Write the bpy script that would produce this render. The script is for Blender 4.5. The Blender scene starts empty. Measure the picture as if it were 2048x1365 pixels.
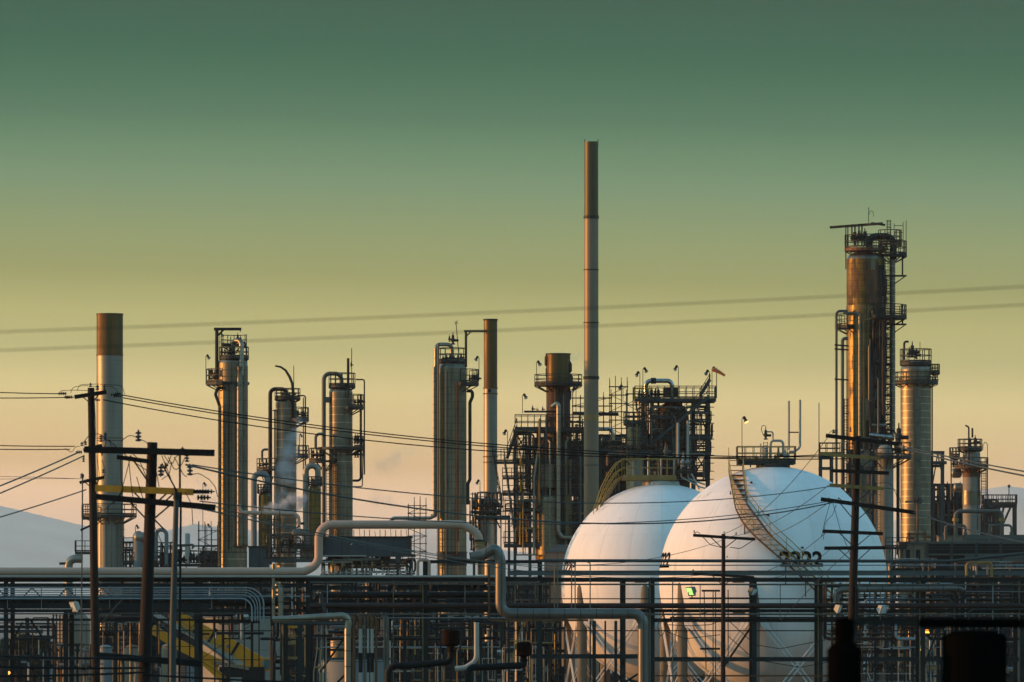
import bpy, math, random
from mathutils import Vector
R=math.radians; rnd=random.Random(7)
SC=bpy.context.scene
F=11378.0; HC=10.0; YH=1220.0           # focal length in photo pixels, camera height, horizon row
SUN_EL=4.5; SUN_B=2.0                    # sun elevation; degrees behind the scene's left-right line
# ---------------------------------------------------------------- camera
cd=bpy.data.cameras.new('camera'); cam=bpy.data.objects.new('camera',cd); SC.collection.objects.link(cam)
cam.location=(0,0,HC); cam.rotation_euler=(R(90),0,0)
cd.sensor_width=36; cd.lens=200; cd.shift_y=(YH-682.5)/2048; cd.clip_start=1; cd.clip_end=80000
cd.dof.use_dof=True; cd.dof.focus_distance=540; cd.dof.aperture_fstop=8.0
SC.camera=cam
# ---------------------------------------------------------------- sky
W=bpy.data.worlds.new('World'); SC.world=W; W.use_nodes=True
nt=W.node_tree; N=nt.nodes; Lk=nt.links; N.clear()
def s2l(c):
    return tuple(((x/255)/12.92 if x/255<=.04045 else ((x/255+.055)/1.055)**2.4) for x in c)
out=N.new('ShaderNodeOutputWorld'); bg=N.new('ShaderNodeBackground'); bg.inputs[1].default_value=0.1
tc=N.new('ShaderNodeTexCoord'); sp=N.new('ShaderNodeSeparateXYZ'); Lk.new(tc.outputs['Generated'],sp.inputs[0])
mr=N.new('ShaderNodeMapRange'); mr.inputs[1].default_value=0; mr.inputs[2].default_value=.125; lean=N.new('ShaderNodeMath'); lean.operation='MULTIPLY_ADD'; Lk.new(sp.outputs[0],lean.inputs[0]); lean.inputs[1].default_value=.022; Lk.new(sp.outputs[2],lean.inputs[2]); Lk.new(lean.outputs[0],mr.inputs[0])
cr=N.new('ShaderNodeValToRGB'); Lk.new(mr.outputs[0],cr.inputs[0])
stops=[(1220, (0.6558, 0.3747, 0.1987)), (1100, (0.6373, 0.3747, 0.1896)), (1000, (0.6187, 0.3747, 0.1806)), (940, (0.4538, 0.2766, 0.0951)), (870, (0.4304, 0.3012, 0.1053)), (790, (0.407, 0.3257, 0.1154)), (710, (0.2665, 0.2463, 0.0792)), (640, (0.2392, 0.2261, 0.0651)), (560, (0.1558, 0.1679, 0.045)), (480, (0.1235, 0.1592, 0.0553)), (380, (0.0776, 0.1392, 0.0672)), (300, (0.0443, 0.1106, 0.0526)), (240, (0.0217, 0.0834, 0.0402)), (120, (0, 0.0549, 0.0255)), (0, (0, 0.0396, 0.0212)), (-160, (0.0241, 0.0572, 0.0511))]
el=cr.color_ramp.elements
for i,(y,c) in enumerate(stops):
    p=((YH-y)/F)/.125
    e=el[i] if i<2 else el.new(p)
    e.position=min(1,p); e.color=(*c,1)
mul=N.new('ShaderNodeMix'); mul.data_type='RGBA'; mul.blend_type='MULTIPLY'; mul.inputs[0].default_value=1
Lk.new(cr.outputs[0],mul.inputs[6])
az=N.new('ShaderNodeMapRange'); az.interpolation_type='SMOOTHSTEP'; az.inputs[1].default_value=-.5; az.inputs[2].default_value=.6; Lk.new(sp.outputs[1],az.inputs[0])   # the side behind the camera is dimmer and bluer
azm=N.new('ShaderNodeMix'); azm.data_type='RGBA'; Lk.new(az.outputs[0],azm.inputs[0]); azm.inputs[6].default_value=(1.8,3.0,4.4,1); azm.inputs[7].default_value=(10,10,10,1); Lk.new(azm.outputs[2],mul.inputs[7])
sky=N.new('ShaderNodeTexSky'); sky.sky_type='NISHITA'; sky.sun_disc=False
sky.sun_elevation=R(SUN_EL); sky.sun_rotation=R(270+SUN_B); sky.altitude=10
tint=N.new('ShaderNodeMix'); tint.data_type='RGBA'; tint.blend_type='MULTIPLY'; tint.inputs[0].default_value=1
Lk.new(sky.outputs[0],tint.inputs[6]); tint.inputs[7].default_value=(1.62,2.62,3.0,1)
m2=N.new('ShaderNodeMapRange'); m2.interpolation_type='SMOOTHSTEP'; m2.inputs[1].default_value=.115; m2.inputs[2].default_value=.3; Lk.new(sp.outputs[2],m2.inputs[0])
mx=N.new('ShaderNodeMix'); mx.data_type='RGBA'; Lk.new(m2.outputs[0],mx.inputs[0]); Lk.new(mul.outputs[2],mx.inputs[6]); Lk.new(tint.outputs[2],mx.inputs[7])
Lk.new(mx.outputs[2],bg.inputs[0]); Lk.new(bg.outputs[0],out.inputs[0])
# ---------------------------------------------------------------- sun
sd=bpy.data.lights.new('sun','SUN'); sd.energy=2.25; sd.angle=R(.5); sd.color=(1,.44,.12)
so=bpy.data.objects.new('sun',sd); SC.collection.objects.link(so)
sv=Vector((-math.cos(R(SUN_B))*math.cos(R(SUN_EL)),math.sin(R(SUN_B))*math.cos(R(SUN_EL)),math.sin(R(SUN_EL))))
so.rotation_euler=sv.to_track_quat('Z','Y').to_euler(); so.location=(-300,300,200)
SC.view_settings.view_transform='Standard'; SC.view_settings.look='None'; SC.view_settings.exposure=1; SC.view_settings.gamma=1
SC.render.engine='CYCLES'; SC.cycles.max_bounces=5; SC.cycles.volume_bounces=0; SC.cycles.transparent_max_bounces=8

# ---------------------------------------------------------------- materials
KEEP={'white_rod_paint','white_sphere_paint','gravel_ground','dry_hillside','rusted_cladding','golden_cladding','black_number_paint','lamp_glass','orange_windsock','new_wood','conduit_grey','painted_stack','sooty_stack'}
def mat(name,col,metal=0.,rough=.6,var=.2,ns=1.,rust=0.,rcol=(.12,.045,.015),bz=0.,bx=0.,seam=0,bump=.0,emit=None,streak=.25,line=.35,lw=.05,spec=.5,zfade=None,ztop=None):
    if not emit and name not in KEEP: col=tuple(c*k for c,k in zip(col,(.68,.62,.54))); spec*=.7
    m=bpy.data.materials.new(name); m.use_nodes=True; t=m.node_tree; n=t.nodes; L=t.links
    b=n['Principled BSDF']; b.inputs['Metallic'].default_value=metal; b.inputs['Roughness'].default_value=rough
    b.inputs['Specular IOR Level'].default_value=spec
    if emit:
        b.inputs['Emission Color'].default_value=(*emit[0],1); b.inputs['Emission Strength'].default_value=emit[1]
        b.inputs['Base Color'].default_value=(*col,1); return m
    tc=n.new('ShaderNodeTexCoord'); mp=n.new('ShaderNodeMapping'); L.new(tc.outputs['Object'],mp.inputs[0])
    mp.inputs['Scale'].default_value=(1,1,streak)
    nz=n.new('ShaderNodeTexNoise'); nz.inputs['Scale'].default_value=ns; nz.inputs['Detail'].default_value=6; nz.inputs['Roughness'].default_value=.65; L.new(mp.outputs[0],nz.inputs[0])
    def mix(a,bb,f,blend='MIX'):
        x=n.new('ShaderNodeMix'); x.data_type='RGBA'; x.blend_type=blend
        for i,v in ((6,a),(7,bb)):
            if hasattr(v,'links'): L.new(v,x.inputs[i])
            else: x.inputs[i].default_value=(*v,1)
        if hasattr(f,'links'): L.new(f,x.inputs[0])
        else: x.inputs[0].default_value=f
        return x.outputs[2]
    def rng(v,a,b2,c=0.,d=1.):
        x=n.new('ShaderNodeMapRange'); L.new(v,x.inputs[0]); 
        for i,q in ((1,a),(2,b2),(3,c),(4,d)): x.inputs[i].default_value=q
        return x.outputs[0]
    def mth(op,a,bb=0.):
        x=n.new('ShaderNodeMath'); x.operation=op
        for i,v in ((0,a),(1,bb)):
            if hasattr(v,'links'): L.new(v,x.inputs[i])
            else: x.inputs[i].default_value=v
        return x.outputs[0]
    lo=tuple(max(0,x*(1-var)) for x in col); hi=tuple(min(1,x*(1+var)) for x in col)
    c=mix(lo,hi,rng(nz.outputs[0],.3,.7))
    spx=n.new('ShaderNodeSeparateXYZ'); L.new(tc.outputs['Object'],spx.inputs[0])
    if rust>0:
        n2=n.new('ShaderNodeTexNoise'); n2.inputs['Scale'].default_value=ns*1.7; n2.inputs['Detail'].default_value=8; n2.inputs['Roughness'].default_value=.7
        mp2=n.new('ShaderNodeMapping'); mp2.inputs['Scale'].default_value=(1,1,streak*.7); mp2.inputs['Location'].default_value=(13,7,3); L.new(tc.outputs['Object'],mp2.inputs[0]); L.new(mp2.outputs[0],n2.inputs[0])
        th=.75-.5*rust
        f=rng(n2.outputs[0],th-.04,th+.1)
        rc=mix(rcol,tuple(x*2.2 for x in rcol),rng(nz.outputs[0],.35,.65))
        c=mix(c,rc,f)
        L.new(rng(f,0,1,metal,metal*.25),b.inputs['Metallic']); L.new(rng(f,0,1,rough,.8),b.inputs['Roughness'])
    if bz or bx:
        for s,o in ((bz,2),(bx,0)):
            if s:
                f=mth('FRACT',mth('DIVIDE',spx.outputs[o],s)); f=mth('LESS_THAN',f,lw)
                c=mix(c,tuple([line]*3),f,'MULTIPLY')
    if seam:
        a=mth('ARCTAN2',spx.outputs[0],spx.outputs[1]); f=mth('FRACT',mth('MULTIPLY',a,seam/6.2832)); f=mth('LESS_THAN',f,.06)
        c=mix(c,tuple([line]*3),f,'MULTIPLY')
    L.new(c,b.inputs['Base Color'])
    if bump:
        bp=n.new('ShaderNodeBump'); bp.inputs['Strength'].default_value=bump; bp.inputs['Distance'].default_value=.05; L.new(nz.outputs[0],bp.inputs['Height']); L.new(bp.outputs[0],b.inputs['Normal'])
    return m
M={}
def defmats():
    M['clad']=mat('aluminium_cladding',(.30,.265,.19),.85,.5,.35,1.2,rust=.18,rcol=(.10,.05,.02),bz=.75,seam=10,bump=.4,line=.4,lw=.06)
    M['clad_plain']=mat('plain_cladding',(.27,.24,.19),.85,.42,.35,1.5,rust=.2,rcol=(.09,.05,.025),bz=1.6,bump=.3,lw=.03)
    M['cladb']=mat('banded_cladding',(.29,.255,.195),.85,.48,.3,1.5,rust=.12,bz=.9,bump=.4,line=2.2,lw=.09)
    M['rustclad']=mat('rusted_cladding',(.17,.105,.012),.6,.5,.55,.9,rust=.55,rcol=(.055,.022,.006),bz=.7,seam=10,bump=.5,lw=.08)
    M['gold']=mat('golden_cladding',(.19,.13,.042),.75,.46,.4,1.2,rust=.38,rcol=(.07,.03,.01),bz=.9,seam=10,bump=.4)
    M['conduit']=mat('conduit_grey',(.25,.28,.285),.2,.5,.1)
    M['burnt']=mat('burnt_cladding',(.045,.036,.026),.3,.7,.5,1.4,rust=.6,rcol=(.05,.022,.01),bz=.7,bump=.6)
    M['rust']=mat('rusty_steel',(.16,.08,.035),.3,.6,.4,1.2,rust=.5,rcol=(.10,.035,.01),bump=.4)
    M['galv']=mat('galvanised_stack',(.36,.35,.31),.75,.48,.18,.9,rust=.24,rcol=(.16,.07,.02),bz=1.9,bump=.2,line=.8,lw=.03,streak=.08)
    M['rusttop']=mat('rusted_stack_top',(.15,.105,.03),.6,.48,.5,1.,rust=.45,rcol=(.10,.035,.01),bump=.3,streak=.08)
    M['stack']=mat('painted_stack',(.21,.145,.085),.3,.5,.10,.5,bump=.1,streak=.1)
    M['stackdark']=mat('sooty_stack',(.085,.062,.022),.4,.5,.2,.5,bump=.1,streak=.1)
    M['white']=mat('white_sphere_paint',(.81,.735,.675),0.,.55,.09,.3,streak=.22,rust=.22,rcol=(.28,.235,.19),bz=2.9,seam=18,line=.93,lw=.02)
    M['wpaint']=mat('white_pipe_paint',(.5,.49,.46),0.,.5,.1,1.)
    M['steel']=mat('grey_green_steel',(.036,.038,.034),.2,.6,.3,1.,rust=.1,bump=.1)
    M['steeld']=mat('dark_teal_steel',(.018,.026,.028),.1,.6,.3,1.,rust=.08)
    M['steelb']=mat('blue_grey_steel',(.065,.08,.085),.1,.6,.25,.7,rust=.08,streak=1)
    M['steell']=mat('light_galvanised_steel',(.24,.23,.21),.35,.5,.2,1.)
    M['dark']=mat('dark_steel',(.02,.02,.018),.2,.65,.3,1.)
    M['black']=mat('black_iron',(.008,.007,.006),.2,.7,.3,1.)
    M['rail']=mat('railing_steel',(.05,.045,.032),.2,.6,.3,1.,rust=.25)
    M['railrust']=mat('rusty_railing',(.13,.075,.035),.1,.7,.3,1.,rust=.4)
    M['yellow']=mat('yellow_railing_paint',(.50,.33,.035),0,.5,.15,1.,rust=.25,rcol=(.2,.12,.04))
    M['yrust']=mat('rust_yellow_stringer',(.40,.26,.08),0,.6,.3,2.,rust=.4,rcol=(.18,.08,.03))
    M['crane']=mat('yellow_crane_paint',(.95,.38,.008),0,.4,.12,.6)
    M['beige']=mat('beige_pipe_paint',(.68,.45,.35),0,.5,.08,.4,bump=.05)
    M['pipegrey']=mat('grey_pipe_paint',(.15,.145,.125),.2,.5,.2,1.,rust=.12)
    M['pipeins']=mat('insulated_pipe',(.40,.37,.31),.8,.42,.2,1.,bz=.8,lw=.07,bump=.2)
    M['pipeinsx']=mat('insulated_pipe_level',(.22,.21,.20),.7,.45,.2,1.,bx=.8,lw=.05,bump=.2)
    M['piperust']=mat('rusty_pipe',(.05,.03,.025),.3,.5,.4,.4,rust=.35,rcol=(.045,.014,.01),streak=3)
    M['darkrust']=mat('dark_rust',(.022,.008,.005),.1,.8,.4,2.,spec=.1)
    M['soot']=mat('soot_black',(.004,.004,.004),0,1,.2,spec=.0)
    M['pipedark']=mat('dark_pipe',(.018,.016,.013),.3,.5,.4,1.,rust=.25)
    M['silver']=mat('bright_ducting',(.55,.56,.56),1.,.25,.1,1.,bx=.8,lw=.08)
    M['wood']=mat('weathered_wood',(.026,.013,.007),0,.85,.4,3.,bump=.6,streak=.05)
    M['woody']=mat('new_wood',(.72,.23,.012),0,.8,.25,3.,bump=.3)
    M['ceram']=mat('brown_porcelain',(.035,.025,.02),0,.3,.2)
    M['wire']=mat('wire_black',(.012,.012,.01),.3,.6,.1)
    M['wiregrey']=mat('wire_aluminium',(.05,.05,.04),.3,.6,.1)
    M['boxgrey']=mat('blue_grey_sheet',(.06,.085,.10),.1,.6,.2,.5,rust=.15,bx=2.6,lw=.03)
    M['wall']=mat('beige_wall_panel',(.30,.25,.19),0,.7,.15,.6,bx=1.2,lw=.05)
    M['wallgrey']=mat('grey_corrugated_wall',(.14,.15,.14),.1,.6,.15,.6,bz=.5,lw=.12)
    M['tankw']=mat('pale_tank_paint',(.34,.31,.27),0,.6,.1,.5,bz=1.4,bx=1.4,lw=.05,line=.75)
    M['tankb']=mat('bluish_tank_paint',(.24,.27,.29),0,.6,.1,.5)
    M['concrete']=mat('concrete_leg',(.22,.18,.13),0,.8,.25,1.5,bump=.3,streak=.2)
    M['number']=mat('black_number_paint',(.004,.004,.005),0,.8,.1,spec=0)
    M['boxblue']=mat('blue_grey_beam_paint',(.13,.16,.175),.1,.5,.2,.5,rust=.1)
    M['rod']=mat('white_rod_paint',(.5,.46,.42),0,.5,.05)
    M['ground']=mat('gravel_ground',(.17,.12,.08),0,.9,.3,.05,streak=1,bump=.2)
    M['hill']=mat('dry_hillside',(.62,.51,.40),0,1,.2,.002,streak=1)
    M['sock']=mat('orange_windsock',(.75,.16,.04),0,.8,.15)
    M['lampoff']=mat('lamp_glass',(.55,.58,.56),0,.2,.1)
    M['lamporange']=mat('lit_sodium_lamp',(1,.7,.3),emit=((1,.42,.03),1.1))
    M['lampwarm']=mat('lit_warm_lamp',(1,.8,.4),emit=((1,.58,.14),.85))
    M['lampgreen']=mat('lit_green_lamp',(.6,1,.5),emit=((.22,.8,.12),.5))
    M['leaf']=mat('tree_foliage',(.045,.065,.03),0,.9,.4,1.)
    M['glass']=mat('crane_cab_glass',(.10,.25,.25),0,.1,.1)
defmats()

# ---------------------------------------------------------------- mesh helpers
ORG={}
class Fr:
    """a frame at depth D: p(px,py,d) turns photo-pixel measures into metres there; d is depth behind D in the same pixel unit"""
    def __init__(s,D): s.D=D; s.u=D/F
    def p(s,px,py,d=0): return Vector(((px-1024)*s.u, s.D+d*s.u, HC-(py-YH)*s.u))
    @property
    def gy(s): return YH+HC/s.u      # row of the ground plane
def unit(v):
    l=v.length
    return v/l if l>1e-9 else Vector((0,0,1))
class MB:
    def __init__(s): s.v=[]; s.f=[]; s.sm=[]
    def quad(s,vs,smooth=False):
        i=len(s.v); s.v+=[tuple(v) for v in vs]; s.f.append(tuple(range(i,i+len(vs)))); s.sm.append(smooth)
    def box(s,a,b):
        x0,x1=sorted((a[0],b[0])); y0,y1=sorted((a[1],b[1])); z0,z1=sorted((a[2],b[2])); i=len(s.v)
        s.v+=[(x0,y0,z0),(x1,y0,z0),(x1,y1,z0),(x0,y1,z0),(x0,y0,z1),(x1,y0,z1),(x1,y1,z1),(x0,y1,z1)]
        for q in ((0,3,2,1),(4,5,6,7),(0,1,5,4),(1,2,6,5),(2,3,7,6),(3,0,4,7)): s.f.append(tuple(i+k for k in q)); s.sm.append(False)
        return s
    def bar(s,a,b,w,h=None):
        a=Vector(a); b=Vector(b); h=h or w; d=unit(b-a)
        up=Vector((0,0,1)) if abs(d.z)<.95 else Vector((0,1,0))
        sx=unit(d.cross(up)); sz=sx.cross(d); i=len(s.v)
        for c in (a,b):
            for p,q in ((-1,-1),(1,-1),(1,1),(-1,1)): s.v.append(tuple(c+sx*(p*w/2)+sz*(q*h/2)))
        for q in ((0,1,2,3),(7,6,5,4),(0,4,5,1),(1,5,6,2),(2,6,7,3),(3,7,4,0)): s.f.append(tuple(i+k for k in q)); s.sm.append(False)
        return s
    def ibeam(s,a,b,w,h,t=None):
        """I section: web and two flanges"""
        a=Vector(a); b=Vector(b); d=unit(b-a); t=t or min(w,h)*.14
        up=Vector((0,0,1)) if abs(d.z)<.95 else Vector((0,1,0))
        sx=unit(d.cross(up)); sz=sx.cross(d)
        s.bar(a+sz*(h/2-t/2),b+sz*(h/2-t/2),w,t); s.bar(a-sz*(h/2-t/2),b-sz*(h/2-t/2),w,t); s.bar(a,b,t,h-2*t-.004)
        return s
    def tube(s,pts,r,n=8,caps=True):
        pts=[Vector(p) for p in pts]; k=len(pts); rs=r if isinstance(r,(list,tuple)) else [r]*k
        T=[unit((pts[min(i+1,k-1)]-pts[max(i-1,0)])) for i in range(k)]
        t0=T[0]; u=unit(t0.cross(Vector((0,0,1)) if abs(t0.z)<.9 else Vector((1,0,0)))); i0=len(s.v)
        for i in range(k):
            t=T[i]; u=unit(u-t*u.dot(t)); w=t.cross(u)
            sc=1.0
            if 0<i<k-1:
                c=unit(pts[i]-pts[i-1]).dot(t); sc=1/max(c,.6)
            for j in range(n):
                a=2*math.pi*j/n; s.v.append(tuple(pts[i]+(u*math.cos(a)+w*math.sin(a))*rs[i]))
        for i in range(k-1):
            for j in range(n):
                a=i0+i*n+j; b=i0+i*n+(j+1)%n; s.f.append((a,b,b+n,a+n)); s.sm.append(n>5)
        if caps:
            s.f.append(tuple(i0+j for j in range(n-1,-1,-1))); s.sm.append(False)
            s.f.append(tuple(i0+(k-1)*n+j for j in range(n))); s.sm.append(False)
        return s
    def lathe(s,c,prof,n=28,caps=True):
        c=Vector(c); i0=len(s.v); k=len(prof)
        for r,z in prof:
            for j in range(n):
                a=2*math.pi*j/n; s.v.append((c.x+r*math.cos(a),c.y+r*math.sin(a),z))
        for i in range(k-1):
            for j in range(n):
                a=i0+i*n+j; b=i0+i*n+(j+1)%n
                s.f.append((a,b,b+n,a+n)); s.sm.append(True)
        if caps:
            s.f.append(tuple(i0+j for j in range(n-1,-1,-1))); s.sm.append(False)
            s.f.append(tuple(i0+(k-1)*n+j for j in range(n))); s.sm.append(False)
        return s
    def build(s,name,m,parent=None,loc=None):
        o0=ORG[parent.name] if parent else (Vector(loc) if loc is not None else Vector((0,0,0)))
        me=bpy.data.meshes.new(name)
        me.from_pydata([(v[0]-o0.x,v[1]-o0.y,v[2]-o0.z) for v in s.v],[],s.f)
        me.polygons.foreach_set('use_smooth',s.sm)
        me.set_sharp_from_angle(angle=R(38))
        me.update()
        me.materials.append(M[m] if isinstance(m,str) else m)
        o=bpy.data.objects.new(name,me); SC.collection.objects.link(o)
        if parent: o.parent=parent
        else: o.location=o0
        ORG[o.name]=o0.copy()
        return o
def tag(o,label=None,cat=None,group=None,kind=None):
    if label: o['label']=label
    if cat: o['category']=cat
    if group: o['group']=group
    if kind: o['kind']=kind
    return o
def thing(name,loc,label,cat,group=None):
    o=bpy.data.objects.new(name,None); SC.collection.objects.link(o); o.location=loc; o.empty_display_size=.5
    ORG[o.name]=Vector(loc); return tag(o,label,cat,group)
def rpath(pts,r,n=6):
    """polyline with its corners rounded to radius r"""
    pts=[Vector(p) for p in pts]; o=[pts[0]]
    for i in range(1,len(pts)-1):
        a,b,c=pts[i-1],pts[i],pts[i+1]; d1=unit(a-b); d2=unit(c-b)
        ang=d1.angle(d2,math.pi)
        if ang>3.0: o.append(b); continue
        t=r/math.tan(ang/2); t=min(t,(a-b).length*.49,(c-b).length*.49); rr=t*math.tan(ang/2)
        ctr=b+unit(d1+d2)*(rr/math.sin(ang/2)); p1=b+d1*t-ctr; p2=b+d2*t-ctr; tot=p1.angle(p2)
        for k in range(n+1):
            f=k/n; q=(p1*math.sin((1-f)*tot)+p2*math.sin(f*tot))/math.sin(tot); o.append(ctr+q)
    o.append(pts[-1]); return o

# ---------------------------------------------------------------- part builders (fr,root first; pixel measures)
def pipe(fr,root,pts,w,m='pipegrey',name='pipe',bend=1.4,n=10,fl=()):
    """a pipe of width w px along pixel points (px,py[,d]) ; fl = flange positions (index fraction)"""
    P=[fr.p(*q) for q in pts]; mb=MB(); mb.tube(rpath(P,bend*w*fr.u),w*fr.u/2,n)
    for k in fl:
        i=int(k); f=k-i; c=P[i].lerp(P[i+1],f); d=unit(P[i+1]-P[i]); mb.tube([c-d*fr.u*1.2,c+d*fr.u*1.2],w*fr.u*.72,n)
    return mb.build(name,m,root)
def shell(fr,root,cx,prof,m='clad',name='shell',d=0,n=32):
    mb=MB(); c=fr.p(cx,0,d); mb.lathe((c.x,c.y,0),[(r*fr.u,fr.p(0,y).z) for r,y in prof],n); return mb.build(name,m,root)
def dome(cx_r,ytop,ybot,k=5):
    """profile points of a domed head, from ybot up to ytop"""
    return [(max(cx_r*math.cos(t),.3),ybot+(ytop-ybot)*math.sin(t)) for t in [math.pi/2*i/k for i in range(k+1)]]
def ring(fr,root,cx,r,y,h=2.5,m='rail',name='band',d=0):
    mb=MB(); c=fr.p(cx,0,d); mb.lathe((c.x,c.y,0),[(r*fr.u,fr.p(0,y+h/2).z),(r*fr.u,fr.p(0,y-h/2).z)],28); return mb.build(name,m,root)
def platform(fr,root,cx,y,r0,r1,a0=0,a1=360,rail=22,m='steel',rm='rail',d=0,th=4,br=True):
    """arc platform round a vessel; angle 0 right, 90 away, -90 towards the camera"""
    u=fr.u; c=fr.p(cx,y,d); mb=MB(); full=a1-a0>=359; k=max(4,int((a1-a0)/15)); A=[R(a0+(a1-a0)*i/k) for i in range(k+1)]
    zt=c.z; zb=c.z-th*u
    P=lambda a,r,z:(c.x+r*u*math.cos(a),c.y+r*u*math.sin(a),z)
    for i in range(k):
        a,b=A[i],A[i+1]
        mb.quad([P(a,r0,zt),P(a,r1,zt),P(b,r1,zt),P(b,r0,zt)]); mb.quad([P(a,r0,zb),P(b,r0,zb),P(b,r1,zb),P(a,r1,zb)])
        mb.quad([P(a,r1,zb),P(b,r1,zb),P(b,r1,zt),P(a,r1,zt)]); mb.quad([P(a,r0,zb),P(a,r0,zt),P(b,r0,zt),P(b,r0,zb)])
    if not full:
        for a in (A[0],A[-1]): mb.quad([P(a,r0,zb),P(a,r1,zb),P(a,r1,zt),P(a,r0,zt)])
    if br:
        for i in range(0,k+(0 if full else 1),2):
            a=A[i]; mb.bar(P(a,r1*.98,zb-.3*u),P(a,r0*.9,zb-(r1-r0)*.55*u),1.6*u)
    o=mb.build('platform',m,root)
    if rail:
        mb=MB()
        for h in (rail,rail*.52,2.5):
            pts=[P(a,r1-1,zt+h*u) for a in A]
            for i in range(k): mb.bar(pts[i],pts[i+1],(1.6 if h>3 else .8)*u,(1.6 if h>3 else 3)*u)
        for i in range(0,k+1,1 if k<9 else 2): mb.bar(P(A[i],r1-1,zt),P(A[i],r1-1,zt+rail*u),1.5*u)
        mb.build('railing',rm,o)
    return o
def deck(fr,root,x0,x1,y,d0=0,d1=30,rail=22,sides='flrb',m='steel',rm='rail',th=5,step=14,name='platform'):
    """rectangular deck with railings on chosen sides (f front, b back, l, r)"""
    u=fr.u; mb=MB(); mb.box(fr.p(x0,y,d0),fr.p(x1,y+th*.35,d1))
    n=max(2,int((x1-x0)/18))
    mb.ibeam(fr.p(x0,y+th*.68,d0+1),fr.p(x1,y+th*.68,d0+1),2*u,th*.62*u); mb.ibeam(fr.p(x0,y+th*.68,d1-1),fr.p(x1,y+th*.68,d1-1),2*u,th*.62*u)
    for i in range(n+1):
        x=x0+1+(x1-x0-2)*i/n; mb.bar(fr.p(x,y+th*.6,d0+2.2),fr.p(x,y+th*.6,d1-2.2),1.2*u,th*.45*u)
    o=mb.build(name,m,root)
    if rail:
        mb=MB(); S={'f':((x0,d0),(x1,d0)),'b':((x0,d1),(x1,d1)),'l':((x0,d0),(x0,d1)),'r':((x1,d0),(x1,d1))}
        for s in sides:
            (xa,da),(xb,db)=S[s]; L=max(abs(xb-xa),abs(db-da)); k=max(1,int(L/step))
            for h in (rail,rail*.52,2): mb.bar(fr.p(xa,y-h,da),fr.p(xb,y-h,db),(1.5 if h>3 else .7)*u,(1.5 if h>3 else 3)*u)
            for i in range(k+1): mb.bar(fr.p(xa+(xb-xa)*i/k,y,da+(db-da)*i/k),fr.p(xa+(xb-xa)*i/k,y-rail,da+(db-da)*i/k),1.4*u)
        mb.build('railing',rm,o)
    return o
def ladder(fr,root,px,y0,y1,d,w=7,m='steell',cage=True,step=5.5):
    u=fr.u; mb=MB(); y0,y1=min(y0,y1),max(y0,y1)
    for s in (-.5,.5): mb.bar(fr.p(px+s*w,y0,d),fr.p(px+s*w,y1,d),1.1*u)
    y=y0+2
    while y<y1: mb.bar(fr.p(px-w/2,y,d),fr.p(px+w/2,y,d),.9*u); y+=step
    o=mb.build('ladder',m,root)
    if cage:
        mb=MB(); y=y0; r=w*.8
        while y<y1:
            c=fr.p(px,y,d); P=[(c.x+r*u*math.cos(a),c.y+r*u*math.sin(a),c.z) for a in [R(180+i*30) for i in range(7)]]
            mb.tube(P,.5*u,4); y+=step*2.6
        for a in (210,270,330):
            A=fr.p(px+r*math.cos(R(a)),y0,d+r*math.sin(R(a))); B=fr.p(px+r*math.cos(R(a)),y1,d+r*math.sin(R(a))); mb.bar(A,B,.6*u)
        mb.build('cage',m,o)
    return o
def davit(fr,root,px,y0,y1,x2,d,w=5,m='dark',drop=0):
    u=fr.u; mb=MB(); mb.tube([fr.p(px,y0,d),fr.p(px,y1,d)],w*u/2,8); mb.bar(fr.p(px-w*.8,y1-1,d),fr.p(x2,y1-1+drop,d),w*.8*u)
    s=1 if x2>px else -1
    mb.bar(fr.p(px,y1+w*2,d),fr.p(px+s*w*2,y1,d),w*.5*u); mb.bar(fr.p(x2-s*2,y1,d),fr.p(x2-s*2,y1+5,d),1.2*u)
    return mb.build('davit',m,root)
def valve(fr,root,px,py,s=8,d=0,m='dark',name='valve'):
    """a relief valve: flanged body, bonnet and spindle"""
    u=fr.u; c=fr.p(px,py,d); q=s*u; mb=MB(); mb.lathe(c,[(q*.3,c.z),(q*.3,c.z+q*.15),(q*.16,c.z+q*.18),(q*.16,c.z+q*.4),(q*.32,c.z+q*.45),(q*.34,c.z+q*.75),(q*.2,c.z+q*.9),(q*.2,c.z+q*1.3),(q*.07,c.z+q*1.4),(q*.05,c.z+q*1.8)],8)
    mb.tube([c+Vector((0,0,q*.6)),c+Vector((q*.8,0,q*.6))],q*.2,6); return mb.build(name,m,root)
def pump_cluster(fr,root,x0,x1,y,n,d,m='dark',hmax=14):
    for i in range(n): valve(fr,root,x0+(x1-x0)*(i+.5)/n+rnd.uniform(-1,1),y,rnd.uniform(hmax*.35,hmax*.6),d+rnd.uniform(0,8),m)
def flood(fr,px,y0,y1,label,dx=1,lit=None,d=0,s=9,group='floodlights on poles around the plant'):
    """a floodlight: pole from y0 up to y1, bent arm and drum head"""
    u=fr.u; b=fr.p(px,y0,d); t=thing('floodlight',b,label,'floodlight',group)
    mb=MB(); mb.tube([fr.p(px,y0,d),fr.p(px,y1+2,d),fr.p(px+dx*1,y1,d),fr.p(px+dx*s*.5,y1-.5,d)],.75*u,6); mb.build('pole','rail',t)
    a=fr.p(px+dx*s*.35,y1-1,d); q=unit(Vector((dx*.55,-.25,-1))); L=s*u
    mb=MB(); mb.tube([a-q*L*.15,a+q*L*.05,a+q*L*.35,a+q*L*.45,a+q*L*.95],[L*.2,L*.3,L*.3,L*.22,L*.46],10); h=mb.build('lamp_head','black' if not lit else 'dark',t)
    mb=MB(); mb.tube([a+q*L*.955,a+q*L*1.08,a+q*L*1.18],[L*.42,L*.4,L*.18],10); mb.build('lens',lit or 'lampoff',h)
    return t
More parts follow.
